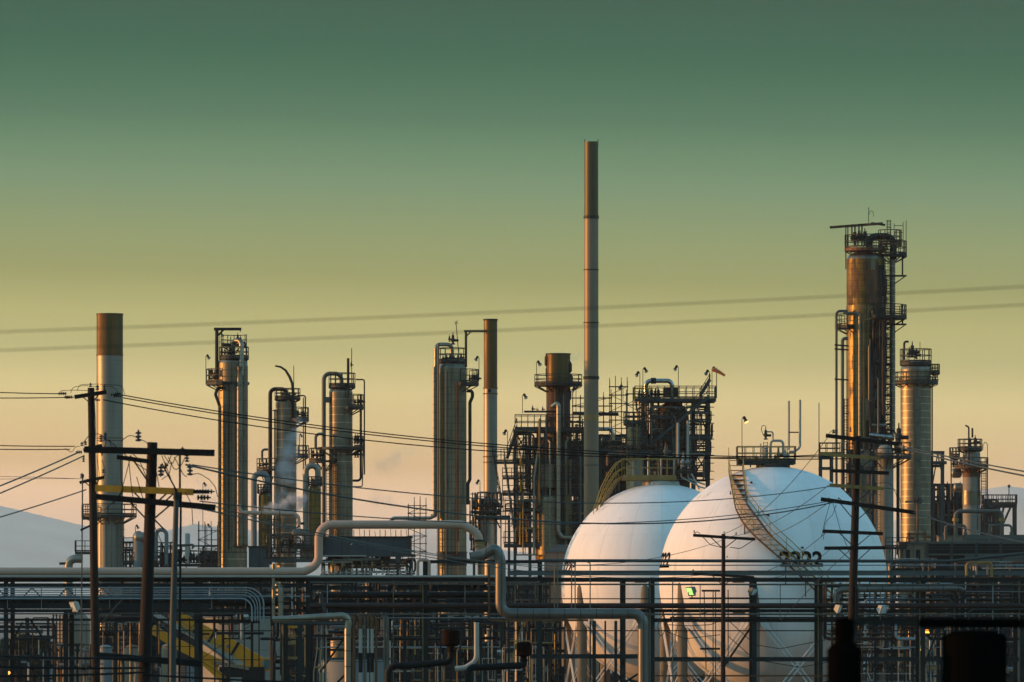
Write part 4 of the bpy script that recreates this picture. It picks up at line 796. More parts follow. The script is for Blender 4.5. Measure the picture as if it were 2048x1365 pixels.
tangle(fr,T,535,640,1070,1117,34,-14,30,('pipegrey','rust','dark','steell'),(1.5,4)); pump_cluster(fr,T,555,610,1096,7,-10,'dark',20); cyl_h(fr,T,584,614,1065,6,-14,'tankw'); valve(fr,T,598,1056,14,-14,'black')
pipe(fr,T,[(478,1010,-16),(480,1026,-16),(590,1028,-16),(598,1036,-16),(598,1052,-16)],8,'beige','transfer_pipe',1.5,12)
tangle(fr,T,640,830,1112,1150,60,-6,60,('dark','pipedark','pipegrey','rust','wpaint'),(1.5,5)); pump_cluster(fr,T,640,830,1150,16,-10,'wpaint',16); pump_cluster(fr,T,655,815,1135,8,-6,'yrust',16)
for (xa,xb,ya,yb,nx,ny,lab) in ((817,852,1012,1118,3,7,'thin scaffold at the right end of the dark air cooler'),(398,436,1062,1135,3,4,'thin scaffold left of the column with the L-shaped hoist arm'),(524,560,1040,1115,3,4,'thin scaffold in front of the steaming column')): scaffold(fr,lab,xa,xb,ya,yb,nx,ny,-20,20,'rail',20)
flood(fr,697,1108,1084,'small floodlight under the dark air cooler',1,None,-14,7)
# big box behind, blue
T=thing('equipment_building',Fr(640).p(517,1400),'dark blue-grey box wall between the hoist-arm column and the air cooler','building'); q=Fr(640); mb=MB(); mb.box(q.p(496,1500,30),q.p(536,1094,80)); mb.build('wall','boxgrey',T); mb=MB(); mb.box(q.p(494,1095,28),q.p(538,1092,82)); mb.build('roof','dark',T)
# ================================================================ cluster around the left chimney foot
fr=Fr(630); u=fr.u
T=thing('duct_elbow',fr.p(140,1140),'big silver duct elbow left of the galvanised chimney','duct'); pipe(fr,T,[(137,1200,0),(137,1118,0),(165,1118,0)],17,'galv','duct',1.0,16); deck(fr,T,119,135,1125,-6,20,0,'f'); deck(fr,T,150,190,1104,0,30,22,'flr')
T=thing('pipe_manifold',fr.p(270,1140),'green-grey vessel and pipes on decks just right of the galvanised chimney','pipes'); 
shell(fr,T,277,[(12,1160),(12,1075)]+dome(12,1062,1075),'tankb','vessel',0,24); cyl_h(fr,T,268,300,1075,10,-5,'galv'); deck(fr,T,246,272,1098,-6,20,22,'flr'); deck(fr,T,246,320,1125,-8,24,20,'flr'); pipe(fr,T,[(312,1150,0),(312,1060,0),(333,1060,0),(333,1150,0)],8,'tankb','hoop_pipe',1.4,12)
tangle(fr,T,246,350,1085,1145,50,-6,30,('pipegrey','pipedark','wpaint','dark'),(1.5,4)); pump_cluster(fr,T,250,345,1140,12,-10,'dark',20); flood(fr,271,1085,1052,'small floodlight above the green-grey vessel right of the galvanised chimney',1,None,-4,7)
mb=MB(); mb.box(fr.p(318,1150,20),fr.p(345,1106,40)); mb.build('cabinet','boxgrey',T)
T=thing('pipe_manifold',fr.p(385,1140),'row of valves and pipes left of the hoist-arm column','pipes'); deck(fr,T,345,434,1128,-6,30,0,'f'); shell(fr,T,375,[(5,1130),(5,1069),(4,1067)],'wpaint','white_stub_stack',0,14); pipe(fr,T,[(345,1100,-4),(345,1092,-4),(387,1090,-4),(387,1096,-4)],5,'pipegrey'); pump_cluster(fr,T,350,432,1127,12,-4,'dark',26); tangle(fr,T,346,434,1092,1145,36,-4,30,('dark','pipedark','pipegrey','rust'),(1.5,4)); pipe(fr,T,[(471,1150,-30),(471,1106,-30)],4,'rust'); mb=MB(); mb.box(fr.p(400,1150,10),fr.p(434,1103,40)); mb.build('cabinet','dark',T)
flood(fr,414,1110,1050,'small floodlight on a pole just left of the hoist-arm column',1,None,-5,7); flood(fr,412,770,712,'floodlight on the tip of the side platform of the hoist-arm column',1,None,-5,8); flood(fr,440,715,668,'floodlight beside the upright of the L-shaped hoist arm',1,None,-5,7)
flood(fr,406,1060,967,'small floodlight far below the hoist-arm side platform',1,None,-5,7)
flood(Fr(590),958,762,715,'floodlight on the right platform of the weathervane column',-1,None,-5,8); flood(Fr(600),960,1010,962,'floodlight low between the weathervane column and the slim chimney',-1,None,-5,8)
flood(Fr(600),599,912,870,'small floodlight beside the swan-neck column',1,None,-5,6)
# equipment at foot of weathervane column
fr=Fr(580); T=thing('valve_platform',fr.p(975,fr.gy),'dark valve platform between the weathervane column and the furnace stairs','platform'); deck(fr,T,942,1000,1022,-10,30,0,'f'); deck(fr,T,950,1020,1035,-10,30,22,'flr','dark'); tangle(fr,T,940,1002,985,1100,50,-10,30,('dark','pipedark','pipegrey','steell'),(1.5,5)); pump_cluster(fr,T,945,1000,1020,9,-12,'dark',30)
for x in (945,960,990): mb=MB(); mb.bar(fr.p(x,1036,0),fr.p(x+10,1056,10),2*fr.u); mb.build('bracket','dark',T)
frame(fr,T,(948,1018),(1036,),0,24,'steel',5); shell(fr,T,980,[(11,1110),(11,1040)],'galv','drum',6,18); shell(fr,T,962,[(7,1150),(7,1000)],'clad_plain','drum',6,18)
# tent-like beige roof box by the rear sphere
fr=Fr(585); T=thing('pump_house',fr.p(1115,fr.gy),'pale hip-roofed box at the left foot of the rear sphere','building'); mb=MB(); mb.box(fr.p(1090,1500,0),fr.p(1150,1105,40)); mb.build('wall','wall',T)
mb=MB(); a=[fr.p(1088,1105,-3),fr.p(1152,1105,-3),fr.p(1152,1105,43),fr.p(1088,1105,43)]; b=[fr.p(1110,1090,10),fr.p(1140,1090,10),fr.p(1140,1090,30),fr.p(1110,1090,30)]
mb.quad(a[::-1]); mb.quad(b)
for i in range(4): mb.quad([a[i],a[(i+1)%4],b[(i+1)%4],b[i]])
mb.build('roof','wallgrey',T)
# ================================================================ steam
def steam(name,label,fr,blobs,dens,col=(.95,.95,.97),ns=.5):
    m=bpy.data.materials.new('steam_'+name); m.use_nodes=True; t=m.node_tree; n=t.nodes; L=t.links; n.clear(); o=n.new('ShaderNodeOutputMaterial'); v=n.new('ShaderNodeVolumePrincipled'); v.inputs['Color'].default_value=(*col,1); L.new(v.outputs[0],o.inputs['Volume'])
    tc=n.new('ShaderNodeTexCoord'); nz=n.new('ShaderNodeTexNoise'); nz.inputs['Scale'].default_value=ns; nz.inputs['Detail'].default_value=5; nz.inputs['Roughness'].default_value=.65; L.new(tc.outputs['Object'],nz.inputs[0])
    # density falls off from a soft field of the blobs
    prev=None; c0=fr.p(blobs[0][0],blobs[0][1],0)
    for x,y,r in blobs:
        c=fr.p(x,y,0)-c0; d=n.new('ShaderNodeVectorMath'); d.operation='DISTANCE'; L.new(tc.outputs['Object'],d.inputs[0]); d.inputs[1].default_value=c
        mr=n.new('ShaderNodeMapRange'); L.new(d.outputs['Value'],mr.inputs[0]); mr.inputs[1].default_value=0; mr.inputs[2].default_value=r*fr.u; mr.inputs[3].default_value=1; mr.inputs[4].default_value=0
        if prev: q=n.new('ShaderNodeMath'); q.operation='MAXIMUM'; L.new(prev,q.inputs[0]); L.new(mr.outputs[0],q.inputs[1]); prev=q.outputs[0]
        else: prev=mr.outputs[0]
    a=n.new('ShaderNodeMapRange'); L.new(nz.outputs[0],a.inputs[0]); a.inputs[1].default_value=.38; a.inputs[2].default_value=.68; a.inputs[3].default_value=-.35; a.inputs[4].default_value=.9
    s=n.new('ShaderNodeMath'); s.operation='ADD'; L.new(prev,s.inputs[0]); L.new(a.outputs[0],s.inputs[1]); w=n.new('ShaderNodeMath'); w.operation='SUBTRACT'; L.new(s.outputs[0],w.inputs[0]); w.inputs[1].default_value=.55; w.use_clamp=True
    e=n.new('ShaderNodeMath'); e.operation='MULTIPLY'; L.new(w.outputs[0],e.inputs[0]); L.new(prev,e.inputs[1])
    k=n.new('ShaderNodeMath'); k.operation='MULTIPLY'; L.new(e.outputs[0],k.inputs[0]); k.inputs[1].default_value=dens; L.new(k.outputs[0],v.inputs['Density'])
    mb=MB(); x0=min(b[0]-b[2] for b in blobs); x1=max(b[0]+b[2] for b in blobs); y0=min(b[1]-b[2] for b in blobs); y1=max(b[1]+b[2] for b in blobs); rr=max(b[2] for b in blobs)
    mb.box(fr.p(x0,y1,-rr),fr.p(x1,y0,rr)); ob=mb.build('steam_plume',m,None,c0); tag(ob,label,'steam',kind='stuff'); return ob
q=Fr(646)
steam('a','pale steam rising in front of the swan-neck column',Fr(640),[(588,870,36),(582,905,38),(574,935,38),(577,960,36),(570,985,32),(560,1000,30),(596,845,26)],.85,ns=.4)
steam('b','thick white steam puff low in front of the swan-neck column',Fr(636),[(568,1010,26),(584,1000,24),(600,996,20),(548,1014,22),(530,1018,18),(512,1022,14),(597,1012,18)],4.5,ns=.7)
steam('c','faint steam wisps drifting right of the dark banded column',Fr(660),[(790,915,50),(765,930,36),(820,900,34),(745,1000,34),(780,1005,32),(815,990,28)],.22,ns=.35)
steam('d','faint steam behind the double pole at the left',Fr(660),[(408,985,34),(395,965,26),(430,1000,24),(400,1020,20)],.7)
steam('e','faint vapour right of the scorched stack mouth',Fr(625),[(1152,712,16),(1165,705,14),(1140,715,12)],.7)
# ================================================================ the long pipe rack across the picture
fr=Fr(300); u=fr.u; T=thing('pipe_rack',fr.p(1024,fr.gy),'long dark steel pipe rack crossing the whole view in front of the plant','pipe rack')
cols=[(12,1155),(132,1220),(393,1155),(616,1152),(850,1120),(1080,1120),(1247,1160),(1305,1155),(1509,1160),(1641,1155),(1846,1155),(1925,1155),(2044,1155),(2250,1155),(-190,1155)]
for x,yt in cols:
    for dd in (0,150): mb=MB(); mb.ibeam(fr.p(x,yt,dd),fr.p(x,fr.gy,dd),8.5*u,8.5*u); mb.build('column','steeld' if dd==0 and x not in (132,) else 'dark',T)
    for y in (1160,1221,1241):
        mb=MB(); mb.ibeam(fr.p(x,y+1,5),fr.p(x,y+1,145),6*u,7*u); mb.build('cross_beam','dark',T)
for (xa,xb,y,h,m) in ((-200,2260,1160,9,'dark'),(-200,2260,1222,7,'dark'),(1306,2260,1241,8,'black'),(-200,410,1240,5,'dark'),(850,1080,1124,7,'steeld'),(1015,2260,1146.5,10,'boxblue'),(-200,620,1171,8,'steeld'),(390,520,1243,8,'black'),(560,700,1247,9,'steeld'),(-200,395,1318,4,'steeld')):
    mb=MB(); mb.ibeam(fr.p(xa,y,-6 if y!=1240 else -3),fr.p(xb,y,-6 if y!=1240 else -3),4*u,h*u); mb.build('beam',m,T)
# lattice girder on the left
for i,x in enumerate(range(-40,420,70)):
    for dd in (-10,): mb=MB(); mb.bar(fr.p(x,1212,dd),fr.p(x+35,1176,dd),2.6*u); mb.bar(fr.p(x+35,1176,dd-3),fr.p(x+70,1212,dd-3),2.6*u); mb.build('lattice_brace','steeld',T)
mb=MB(); mb.box(fr.p(-200,1218,-8),fr.p(426,1206,-3)); mb.build('channel','steeld',T)
for i,x in enumerate(range(10,500,68)): mb=MB(); mb.bar(fr.p(x+6,1218,-13),fr.p(x+6,1172,-13),1.6*u); mb.build('hanger','steell',T)
for (a,b,c,d) in ((570,1192,612,1218),(640,1192,600,1224),(1305,1330,1250,1365),(700,1260,640,1345),(700,1340,640,1400),(860,1245,900,1300),(1048,1243,1020,1330),(1450,1330,1509,1245),(1845,1340,1880,1250),(15,1300,45,1245),(60,1240,110,1310)): mb=MB(); mb.bar(fr.p(a,b,3),fr.p(c,d,3),4*u); mb.build('brace','dark' if a!=1048 else 'yrust',T)
for x in (1282,1478,1658,1870): mb=MB(); mb.box(fr.p(x-12,1166,20),fr.p(x+12,1163,40)); mb.build('clip_plate','crane',T)
for x in (1478,1660,1862): mb=MB(); mb.box(fr.p(x-11,1228,20),fr.p(x+13,1223,40)); mb.build('clip_plate','crane',T)
for x in (787,1345,1636,1839,2038,1300,1076,846,566): mb=MB(); mb.tube([fr.p(x,1500,-8),fr.p(x,1162,-8)],1.1*u,8); mb.build('conduit','gold' if x not in (1345,1300) else 'steell',T)  # tubes added beside columns; gold colour imitates the sunlit flange edges
for x in (655,930,1030,1400,1560,1700,1760,1985): mb=MB(); mb.tube([fr.p(x,1240,-9),fr.p(x,1168,-9)],.9*u,8); mb.build('conduit','conduit' if x%2 else 'steell',T)
for (xa,xb,y,dd,m) in ((-200,620,1193,-14,'conduit'),(620,1080,1165,-15,'steell'),(850,2260,1198,-8,'steeld'),(1080,2260,1131,-8,'conduit'),(660,1080,1236,-9,'conduit'),(1930,2260,1184,-9,'steell'),(700,1300,1262,20,'steeld'),(1305,2260,1262,30,'steeld'),(-200,560,1262,30,'steeld')): mb=MB(); mb.tube([fr.p(xa,y,dd),fr.p(xb,y,dd)],1.1*u,8); mb.build('rail_pipe',m,T)
# pipelines carried by the rack: each its own thing
def line(label,pts,w,m,D=300,bend=1.3,n=14,name='pipeline',group='long pipes on the rack',fl=()):
    f=Fr(D); c=f.p(*pts[0]); t=thing(name,c,label,'pipe',group); pipe(f,t,pts,w,m,'pipe',bend,n)
    for (x,y,ax) in fl: mb=MB(); p=f.p(x,y,pts[0][2] if len(pts[0])>2 else 0); v=Vector((1,0,0)) if ax=='x' else Vector((0,0,1)); mb.tube([p-v*f.u*2,p+v*f.u*2],w*.66*f.u,14); mb.build('flange','yrust' if ax=='z' else m,t)
    return t
line('thick beige pipe running low on the left then stepping up and ending in a down-bend',[(-250,1144,-20),(610,1144,-20),(638,1128,-20),(638,1050,-20),(925,1050,-20),(958,1068,-20),(959,1112,-20)],17,'beige',300,1.6,20)
t=line('thin pale pipe just under the thick beige one',[(-250,1153.5,-30),(1010,1153.5,-30)],4.5,'wpaint'); 
line('light blue-grey pipe high across the right half sloping up at its end',[(1078,1122,-20),(1900,1123,-20),(2250,1086,-20)],6.5,'steelb')
line('rusty dark red pipe sagging along the middle and right of the rack',[(620,1212,-12),(2280,1212,-12)],11,'piperust')
line('dark thick pipe low on the left of the rack',[(-250,1203,10),(395,1203,10),(560,1203,40)],22,'pipedark')
line('thin pipe below the upper deck on the right',[(760,1169,-14),(2280,1170,-14)],3.5,'pipegrey')
line('dark middle pipe behind the rack columns right of the step-up',[(640,1190,60),(1000,1190,60)],14,'pipedark')
line('thin dark pipe under the rusty one on the right',[(660,1229,-14),(2280,1229,-14)],4,'pipegrey')
line('thin grey pipe low on the right edge under the rack',[(1340,1235.5,-2),(2280,1235.5,-2)],3,'pipedark')
for i,(y,x,w) in enumerate(((1176,528,3.2),(1181,521,2.4),(1185,516,2.2),(1190,511,2.2),(1197.5,505,3.4))):
    line(('outermost of the curved conduits turning down right of the crane','second of the curved conduits counting from the outside','middle one of the curved conduits right of the crane','second of the curved conduits counting from the inside','innermost of the curved conduits, wider than its neighbours')[i],[(-250,y,-16-i),(x,y,-16-i),(x,1243,-16-i)],w,'conduit',300,36/w,10,'conduit','curved conduits turning down')
line('pale thin pipe below the conduits on the left',[(-250,1228,-12),(510,1228,-12)],3,'steelb')
line('pale vertical pipe left of the step-up bend',[(548,1240,-24),(548,1128,-24)],7,'pipeins'); 
line('pale gooseneck pipe with a rounded top left of the step-up bend',[(562,1236,-22),(562,1172,-22),(550,1170,-10)],11,'pipeins',300,1.0)
line('rusty beige expansion loop standing on the thin pale pipe left of the portal',[(836,1152,-24),(836,1121,-24),(859,1121,-24),(859,1152,-24)],6,'beige',300,1.1)
line('large insulated pipe dropping from the portal, running right and turning down',[(940,1116,-60),(966,1112,-60),(992,1094,-60),(1001,1120,-60),(1001,1228,-60),(1275,1228,-60),(1285,1245,-60),(1285,1500,-60)],21,'pipeinsx',290,1.0,20)
line('grey insulated pipe running right from the goosenecks then down',[(548,1240,-60),(700,1231,-60),(697,1262,-60),(697,1500,-60)],13,'pipeins',290,1.0,16)
line('silver banded pipe with a beige elbow, high on the right of the rack',[(1672,1205,-16),(1672,1180,-16),(1720,1179,-16),(1922,1177,-16),(1922,1186,10)],13,'pipeinsx',300,1.2,16)
line('yellowish double hoop pipe on the rack near the right edge',[(1932,1152,-16),(1932,1127,-16),(1982,1125,-16),(1982,1155,-16)],6,'yrust',300,1.3)
line('beige hoop pipe just right of the yellowish double hoop',[(1952,1150,-6),(1952,1128,-6),(1974,1124,-6),(1974,1150,-6)],5,'beige',300,1.3)
line('pale conduit bending down near the right corner column',[(1780,1199,-14),(1898,1199,-14),(1908,1212,-14),(1908,1240,-14)],3,'steelb',300,3)
line('pale conduit rising near the right edge below the red pipe',[(1936,1240,-14),(1936,1224,-14),(1946,1219,-14),(2280,1219,-14)],3,'steelb',300,3)
for i,(x,h) in enumerate(((1109,0),(1115,0),(1143,1),(1150,1),(1180,1))): line(['thin drop pipe just right of the portal column','thin drop pipe second to the right of the portal column','thin drop pipe with a curved head, left one of the middle pair','thin drop pipe with a curved head, right one of the middle pair','thin drop pipe standing alone in front of the rear sphere'][i],[(x-6,1125,-20),(x,1126,-21),(x,1222,-21)],2.4,'steell',300,2.0,8,'drop_pipe','thin drop pipes')
# vertical painted pipes in the centre
V=[(709,6,'rust'),(722,8,'wpaint'),(730,3.5,'pipegrey'),(737,5,'wpaint'),(745,7,'wpaint'),(753,5,'rust'),(770,5,'pipegrey'),(776,6,'pipegrey')]
labs=['rusty riser right of the grey insulated down pipe','white riser with a rust-brown head','thin grey riser between two white ones','narrow white riser left of the wider one','wide white riser with rusty elbow top','brown riser right of the white risers','grey riser second from the right of the group','rightmost grey riser of the group']
for (x,w,m),lb in zip(V,labs):
    t=thing('riser_pipe',fr.p(x,fr.gy,-30),lb,'pipe','risers under the rack centre'); pipe(fr,t,[(x,1505,-30),(x,1345,-30)],w,m); pipe(fr,t,[(x,1345,-30),(x,1306,-30)],w*1.06,'black' if m=='wpaint' else m,'wrapping'); pipe(fr,t,[(x,1306,-30),(x,1258,-30)],w,m); pipe(fr,t,[(x,1258,-30),(x,1236,-30),(x-6,1233,-10)],w*1.05,'rust' if m!='pipegrey' else m,'elbow',1.0)
t=thing('conduit_bundle',fr.p(645,1365,-24),'bundle of thin sunlit conduits left of the grey down pipe','conduits')
for i,x in enumerate((635,641,644,647,653)): pipe(fr,t,[(x,1250,-24),(x,1300,-24),(x-7+i*1.5 if i<4 else x,1345,-24),(x-8+i*1.5 if i<4 else x,1500,-24)],2.4 if i in (0,4) else 1.6,'steell' if i%2 else 'beige','conduit',1,7)
t=thing('cable_bundle',fr.p(645,1200),'bundle of pale cables slanting across the rack right of the step-up bend','cables')
for i in range(4): pipe(fr,t,[(638+i*2.6,1188,-18),(648+i*2,1228,-18)],2,'steelb','cable',n=6)
# columns & posts of the centre bay
t=thing('pipe_support_frame',fr.p(600,fr.gy,-30),'blue-grey H-columns holding the insulated pipe, left of the conduit bundle','steel structure')
for x,w,m in ((573,8,'black'),(601,9,'steelb'),(618,5,'dark')): mb=MB(); mb.ibeam(fr.p(x,1248,-32),fr.p(x,fr.gy,-32),w*u,w*u); mb.build('column','steeld' if m=='steelb' else m,t)
for (a,b,y,m) in ((566,706,1246,'steelb'),(573,601,1254,'crane'),(575,600,1316,'yrust'),(610,665,1272,'pipedark'),(655,700,1300,'dark'),(655,790,1318,'steelb')): mb=MB(); mb.bar(fr.p(a,y,-30),fr.p(b,y,-30),3*u,5*u); mb.build('beam',m,t)
mb=MB(); mb.box(fr.p(583,1281,-38),fr.p(593,1289,-32)); mb.build('junction_box','yrust',t); pump_cluster(fr,t,578,596,1278,2,-34,'yrust',16); pump_cluster(fr,t,578,596,1350,2,-34,'rust',20)
t=thing('pipe_support_frame',fr.p(1150,fr.gy,-30),'slim legs carrying the large insulated pipe in front of the rear sphere','steel structure')
for x,w in ((1078,9),(1140,0),(1188,7),(1210,3.5),(1231,6),(1180,3)):
    if w: mb=MB(); mb.ibeam(fr.p(x,1242,-32),fr.p(x,fr.gy,-32),w*u,w*u); mb.build('leg','steeld',t)
mb=MB(); mb.bar(fr.p(980,1241,-34),fr.p(1176,1241,-34),4*u,4*u); mb.build('beam','rust',t); mb=MB(); mb.bar(fr.p(1060,1313,-30),fr.p(1290,1313,-30),3*u,9*u); mb.build('beam','steeld',t)
mb=MB(); mb.bar(fr.p(978,1130,-34),fr.p(978,1241,-34),4*u); mb.build('hanger','rust',t)
t=thing('pipe_rack',fr.p(1480,fr.gy,20),'low dark crossbeam frame at the foot of the nearer sphere','pipe rack'); 
mb=MB(); mb.ibeam(fr.p(1306,1319,-4),fr.p(2100,1319,-4),4*u,9*u); mb.build('beam','steeld',t); mb=MB(); mb.bar(fr.p(1306,1352,-4),fr.p(1700,1352,-4),2*u,3*u); mb.build('beam','rust',t)
# valve bonnets and old-brass flange at the end of the beige pipe
t=thing('flange_set',fr.p(959,1100,-20),'stacked brass-coloured flanges under the end of the thick beige pipe','flange')
for y,w,m in ((1082,24,'rail'),(1087,20,'yrust'),(1093,24,'yrust'),(1100,14,'rust'),(1108,16,'piperust')): mb=MB(); mb.lathe(fr.p(959,0,-20),[(w/2*u,fr.p(0,y+2).z),(w/2*u,fr.p(0,y-2).z)],16); mb.build('flange',m,t)
cyl_h(fr,t,942,968,1113,8,-26,'tankw'); 
# vent caps, near, silhouetted
f2=Fr(150); u2=f2.u
for (x,w,y0,lab,px) in ((902,36,1258,'larger dark mushroom-capped vent pipe bending left in the foreground',(902,1318,885,1332,790,1332,776,1350)),(1048,30,1284,'smaller dark mushroom-capped vent pipe bending left in the foreground',(1048,1325,1036,1335,945,1335,936,1350))):
    t=thing('vent_pipe',f2.p(px[6],f2.gy),lab,'vent'); mb=MB(); c=f2.p(x,0); h=w*.95
    mb.lathe((c.x,c.y,0),[(r*w/2*u2,f2.p(0,y0+h*z).z) for r,z in ((.35,1.45),(.35,1.05),(.75,1.0),(1,.9),(1,.12),(.8,.02),(.3,0))],24); mb.build('cap','darkrust',t)
    pipe(f2,t,[(x,y0+h*1.2,0),(x,px[1]+6,0),(px[4]+20,px[5],0),(px[6],px[5],0),(px[6],f2.gy,0)],14,'black','pipe',1.3,14)
    mb=MB(); mb.tube([f2.p(x,y0+h*1.25),f2.p(x,y0+h*1.33)],w*.3*u2,16); mb.build('flange','darkrust',t)
f3=Fr(280); t=thing('duct_elbow',f3.p(953,1365,0),'pale flat duct curving left at its foot in the lower centre','duct'); pipe(f3,t,[(953,1245,0),(953,1322,0),(930,1336,0),(910,1338,0)],10,'wpaint','duct',2,12)
# ================================================================ floodlights lit and others
def boxflood(D,px,py,label,lit=None,dx=-1,w=18,h=18,m='steell',pole=None):
    f=Fr(D); uu=f.u; t=thing('floodlight',f.p(px,py),label,'floodlight','box floodlights along the rack'); mb=MB(); a=f.p(px,py)
    q=unit(Vector((dx*.8,-.6,-.45))); s=unit(q.cross(Vector((0,0,1)))); v=s.cross(q)
    def P(x,y,z): return a+s*(x*uu)+v*(y*uu)+q*(z*uu)
    W,H=w*.55,h*.5
    fr4=[P(-W,-H,6),P(W,-H,6),P(W,H,6),P(-W,H,6)]; bk=[P(-W*.6,-H*.6,-6),P(W*.6,-H*.6,-6),P(W*.6,H*.6,-6),P(-W*.6,H*.6,-6)]
    for i in range(4): mb.quad([fr4[i],fr4[(i+1)%4],bk[(i+1)%4],bk[i]])
    mb.quad(bk[::-1]); mb.quad([P(-W,-H,5.6),P(W,-H,5.6),P(W,H,5.6),P(-W,H,5.6)]); mb.build('housing',m,t)
    mb=MB(); mb.box(Vector((0,0,0)),Vector((0,0,0))) if False else mb.quad([P(-W*.86,-H*.8,6.1),P(W*.86,-H*.8,6.1),P(W*.86,H*.8,6.1),P(-W*.86,H*.8,6.1)]); mb.quad([P(-W*.8,H*.7,6.6),P(W*.8,H*.7,6.6),P(W*.8,-H*.7,6.6),P(-W*.8,-H*.7,6.6)]); mb.build('lens',lit or 'lampoff',t)
    if pole:
        mb=MB(); mb.bar(f.p(px,py+h*.4),f.p(*pole),2.2*uu); mb.bar(f.p(px-w*.4,py+h*.1),f.p(px-w*.4,py+h*.6),1.5*uu); mb.bar(f.p(px+w*.4,py+h*.1),f.p(px+w*.4,py+h*.6),1.5*uu); mb.bar(f.p(px-w*.4,py+h*.6),f.p(px+w*.4,py+h*.6),1.5*uu); mb.build('bracket','dark',t)
    return t
boxflood(262,1384,1181,'floodlight glowing green left of the short utility pole','lampgreen',-1,17,18,'steell',(1384,1197))
boxflood(262,1504,1182,'unlit twin of the green floodlight, right of the short utility pole',None,1,15,16,'steelb',(1500,1197))
mb=MB(); f=Fr(262); mb.bar(f.p(1378,1197),f.p(1512,1197),3.5*f.u); tag(mb.build('crossarm','dark',None,f.p(1445,1197)),'dark light bar carrying the green floodlight and its unlit twin','crossarm')
boxflood(270,1675,1217,'tilted pale floodlight left of the tall right pole',None,1,8,18,'wpaint',(1678,1240))
boxflood(270,1764,1218,'wide pale floodlight under the silver banded pipe',None,1,24,18,'wpaint',(1764,1234))
boxflood(270,151,1212,'pale floodlight hung on the rack in front of the dark pipe at left',None,-1,18,22,'wpaint',(151,1232))
boxflood(330,1858,1261,'floodlight glowing orange under the rack at right','lamporange',-1,13,9,'dark',(1866,1250))
boxflood(330,1492,842,'x') if False else None
f=Fr(500); flood(f,1484,921,836,'lit floodlight glowing on a pole at the top of the nearer sphere',1,'lampwarm',0,11)
f=Fr(330); t=thing('street_lamp',f.p(1857,1365),'small orange-lit lamp head on a short post under the right of the rack','lamp'); mb=MB(); mb.tube([f.p(1859,f.gy),f.p(1859,1300),f.p(1845,1292)],1.2*f.u,6); mb.build('post','dark',t); mb=MB(); mb.lathe(f.p(1845,0),[(4.5*f.u,f.p(0,1298).z),(4.5*f.u,f.p(0,1292).z),(2*f.u,f.p(0,1288).z)],12); mb.build('hood','lampoff',t); mb=MB(); mb.lathe(f.p(1845,0),[(1.5*f.u,f.p(0,1306).z),(4*f.u,f.p(0,1302).z),(4*f.u,f.p(0,1298.3).z)],12); mb.build('bulb','lamporange',t)
t=thing('street_lamp',f.p(17,1365),'yellow-lit lamp near the lower left corner','lamp'); mb=MB(); mb.tube([f.p(17,f.gy),f.p(17,1350)],1*f.u,6); mb.build('post','dark',t); mb=MB(); mb.lathe(f.p(17,0),[(1*f.u,f.p(0,1350).z),(4*f.u,f.p(0,1347).z),(4*f.u,f.p(0,1345).z),(1.5*f.u,f.p(0,1343).z)],12); mb.build('bulb','lamporange',t)
# ================================================================ lower band: tanks, vessels, crane, clutter
def tank(D,cx,r,y,label,m='tankw',dm=8,roofm=None,lad=True,group='storage tanks behind the rack'):
    f=Fr(D); t=thing('storage_tank',f.p(cx,f.gy),label,'tank',group); shell(f,t,cx,[(r,f.gy),(r,y)],m,'shell',n=48); shell(f,t,cx,dome(r,y-dm,y),roofm or m,'roof',n=48); ring(f,t,cx,r*1.01,y,2,'steel','rim')
    if lad: ladder(f,t,cx-r*.2,y-dm,f.gy,-r*.99-1,7,'rail')
    return t
tank(420,482,80,1236,'wide pale grid-panelled tank behind the yellow crane')
tank(520,148,32,1250,'domed beige tank with a ladder at the lower left','wall',30)
tank(380,211,13,1296,'small blue-grey domed vessel right of the left pole','tankb',6,lad=False); tank(380,264,15,1296,'small rusty-topped vessel between the two left poles','wall',6,'rust',False); tank(380,338,15,1294,'small tan domed vessel behind the grey steel post','wall',6,'wall',False)
tank(470,715,85,1322,'pale blue-white tank behind the central risers','tankb',3); tank(470,380,48,1325,'pale blue tank low behind the yellow crane','tankb',3)
tank(450,1700,55,1400,'dark low tank at the right foot of the nearer sphere','steelb',6,lad=False) if False else None
# far-left cross-country pipe with flanges
line('pale pipe with a flanged end in the lower left under the rack',[(-20,1263,0),(84,1263,0)],7,'pipegrey',330,1.3,12,fl=((72,1263,'x'),(84,1263,'x')))
# trees beyond the tank at left
def tree(D,cx,top,w,label):
    f=Fr(D); t=thing('tree',f.p(cx,f.gy),label,'tree','dark trees at the lower left'); mb=MB(); mb.tube([f.p(cx,f.gy),f.p(cx+2,(top+f.gy)/2),f.p(cx,top+10)],[.35,.2,.06],7); 
    for k in range(5): mb.tube([f.p(cx,top+40+k*6),f.p(cx+rnd.uniform(-w,w)*.6,top+15+k*5,rnd.uniform(-10,10))],[.12,.03],5)
    mb.build('trunk','wood',t); mb=MB()
    for k in range(1500):
        a=rnd.random()*6.28; r=w*rnd.random()**.5; y=top+abs(r)*.5+rnd.random()**1.4*70; c=f.p(cx+r*math.cos(a)+rnd.gauss(0,1.5),y+rnd.gauss(0,2),r*math.sin(a)); s=rnd.uniform(.15,.42); v1=Vector((rnd.gauss(0,1),rnd.gauss(0,1),rnd.gauss(0,1))).normalized()*s; v2=v1.cross(Vector((rnd.gauss(0,1),rnd.gauss(0,1),rnd.gauss(0,1)))).normalized()*s; mb.quad([c-v1,c-v2*.6,c+v1,c+v2*.6])
    mb.build('crown','leaf',t)
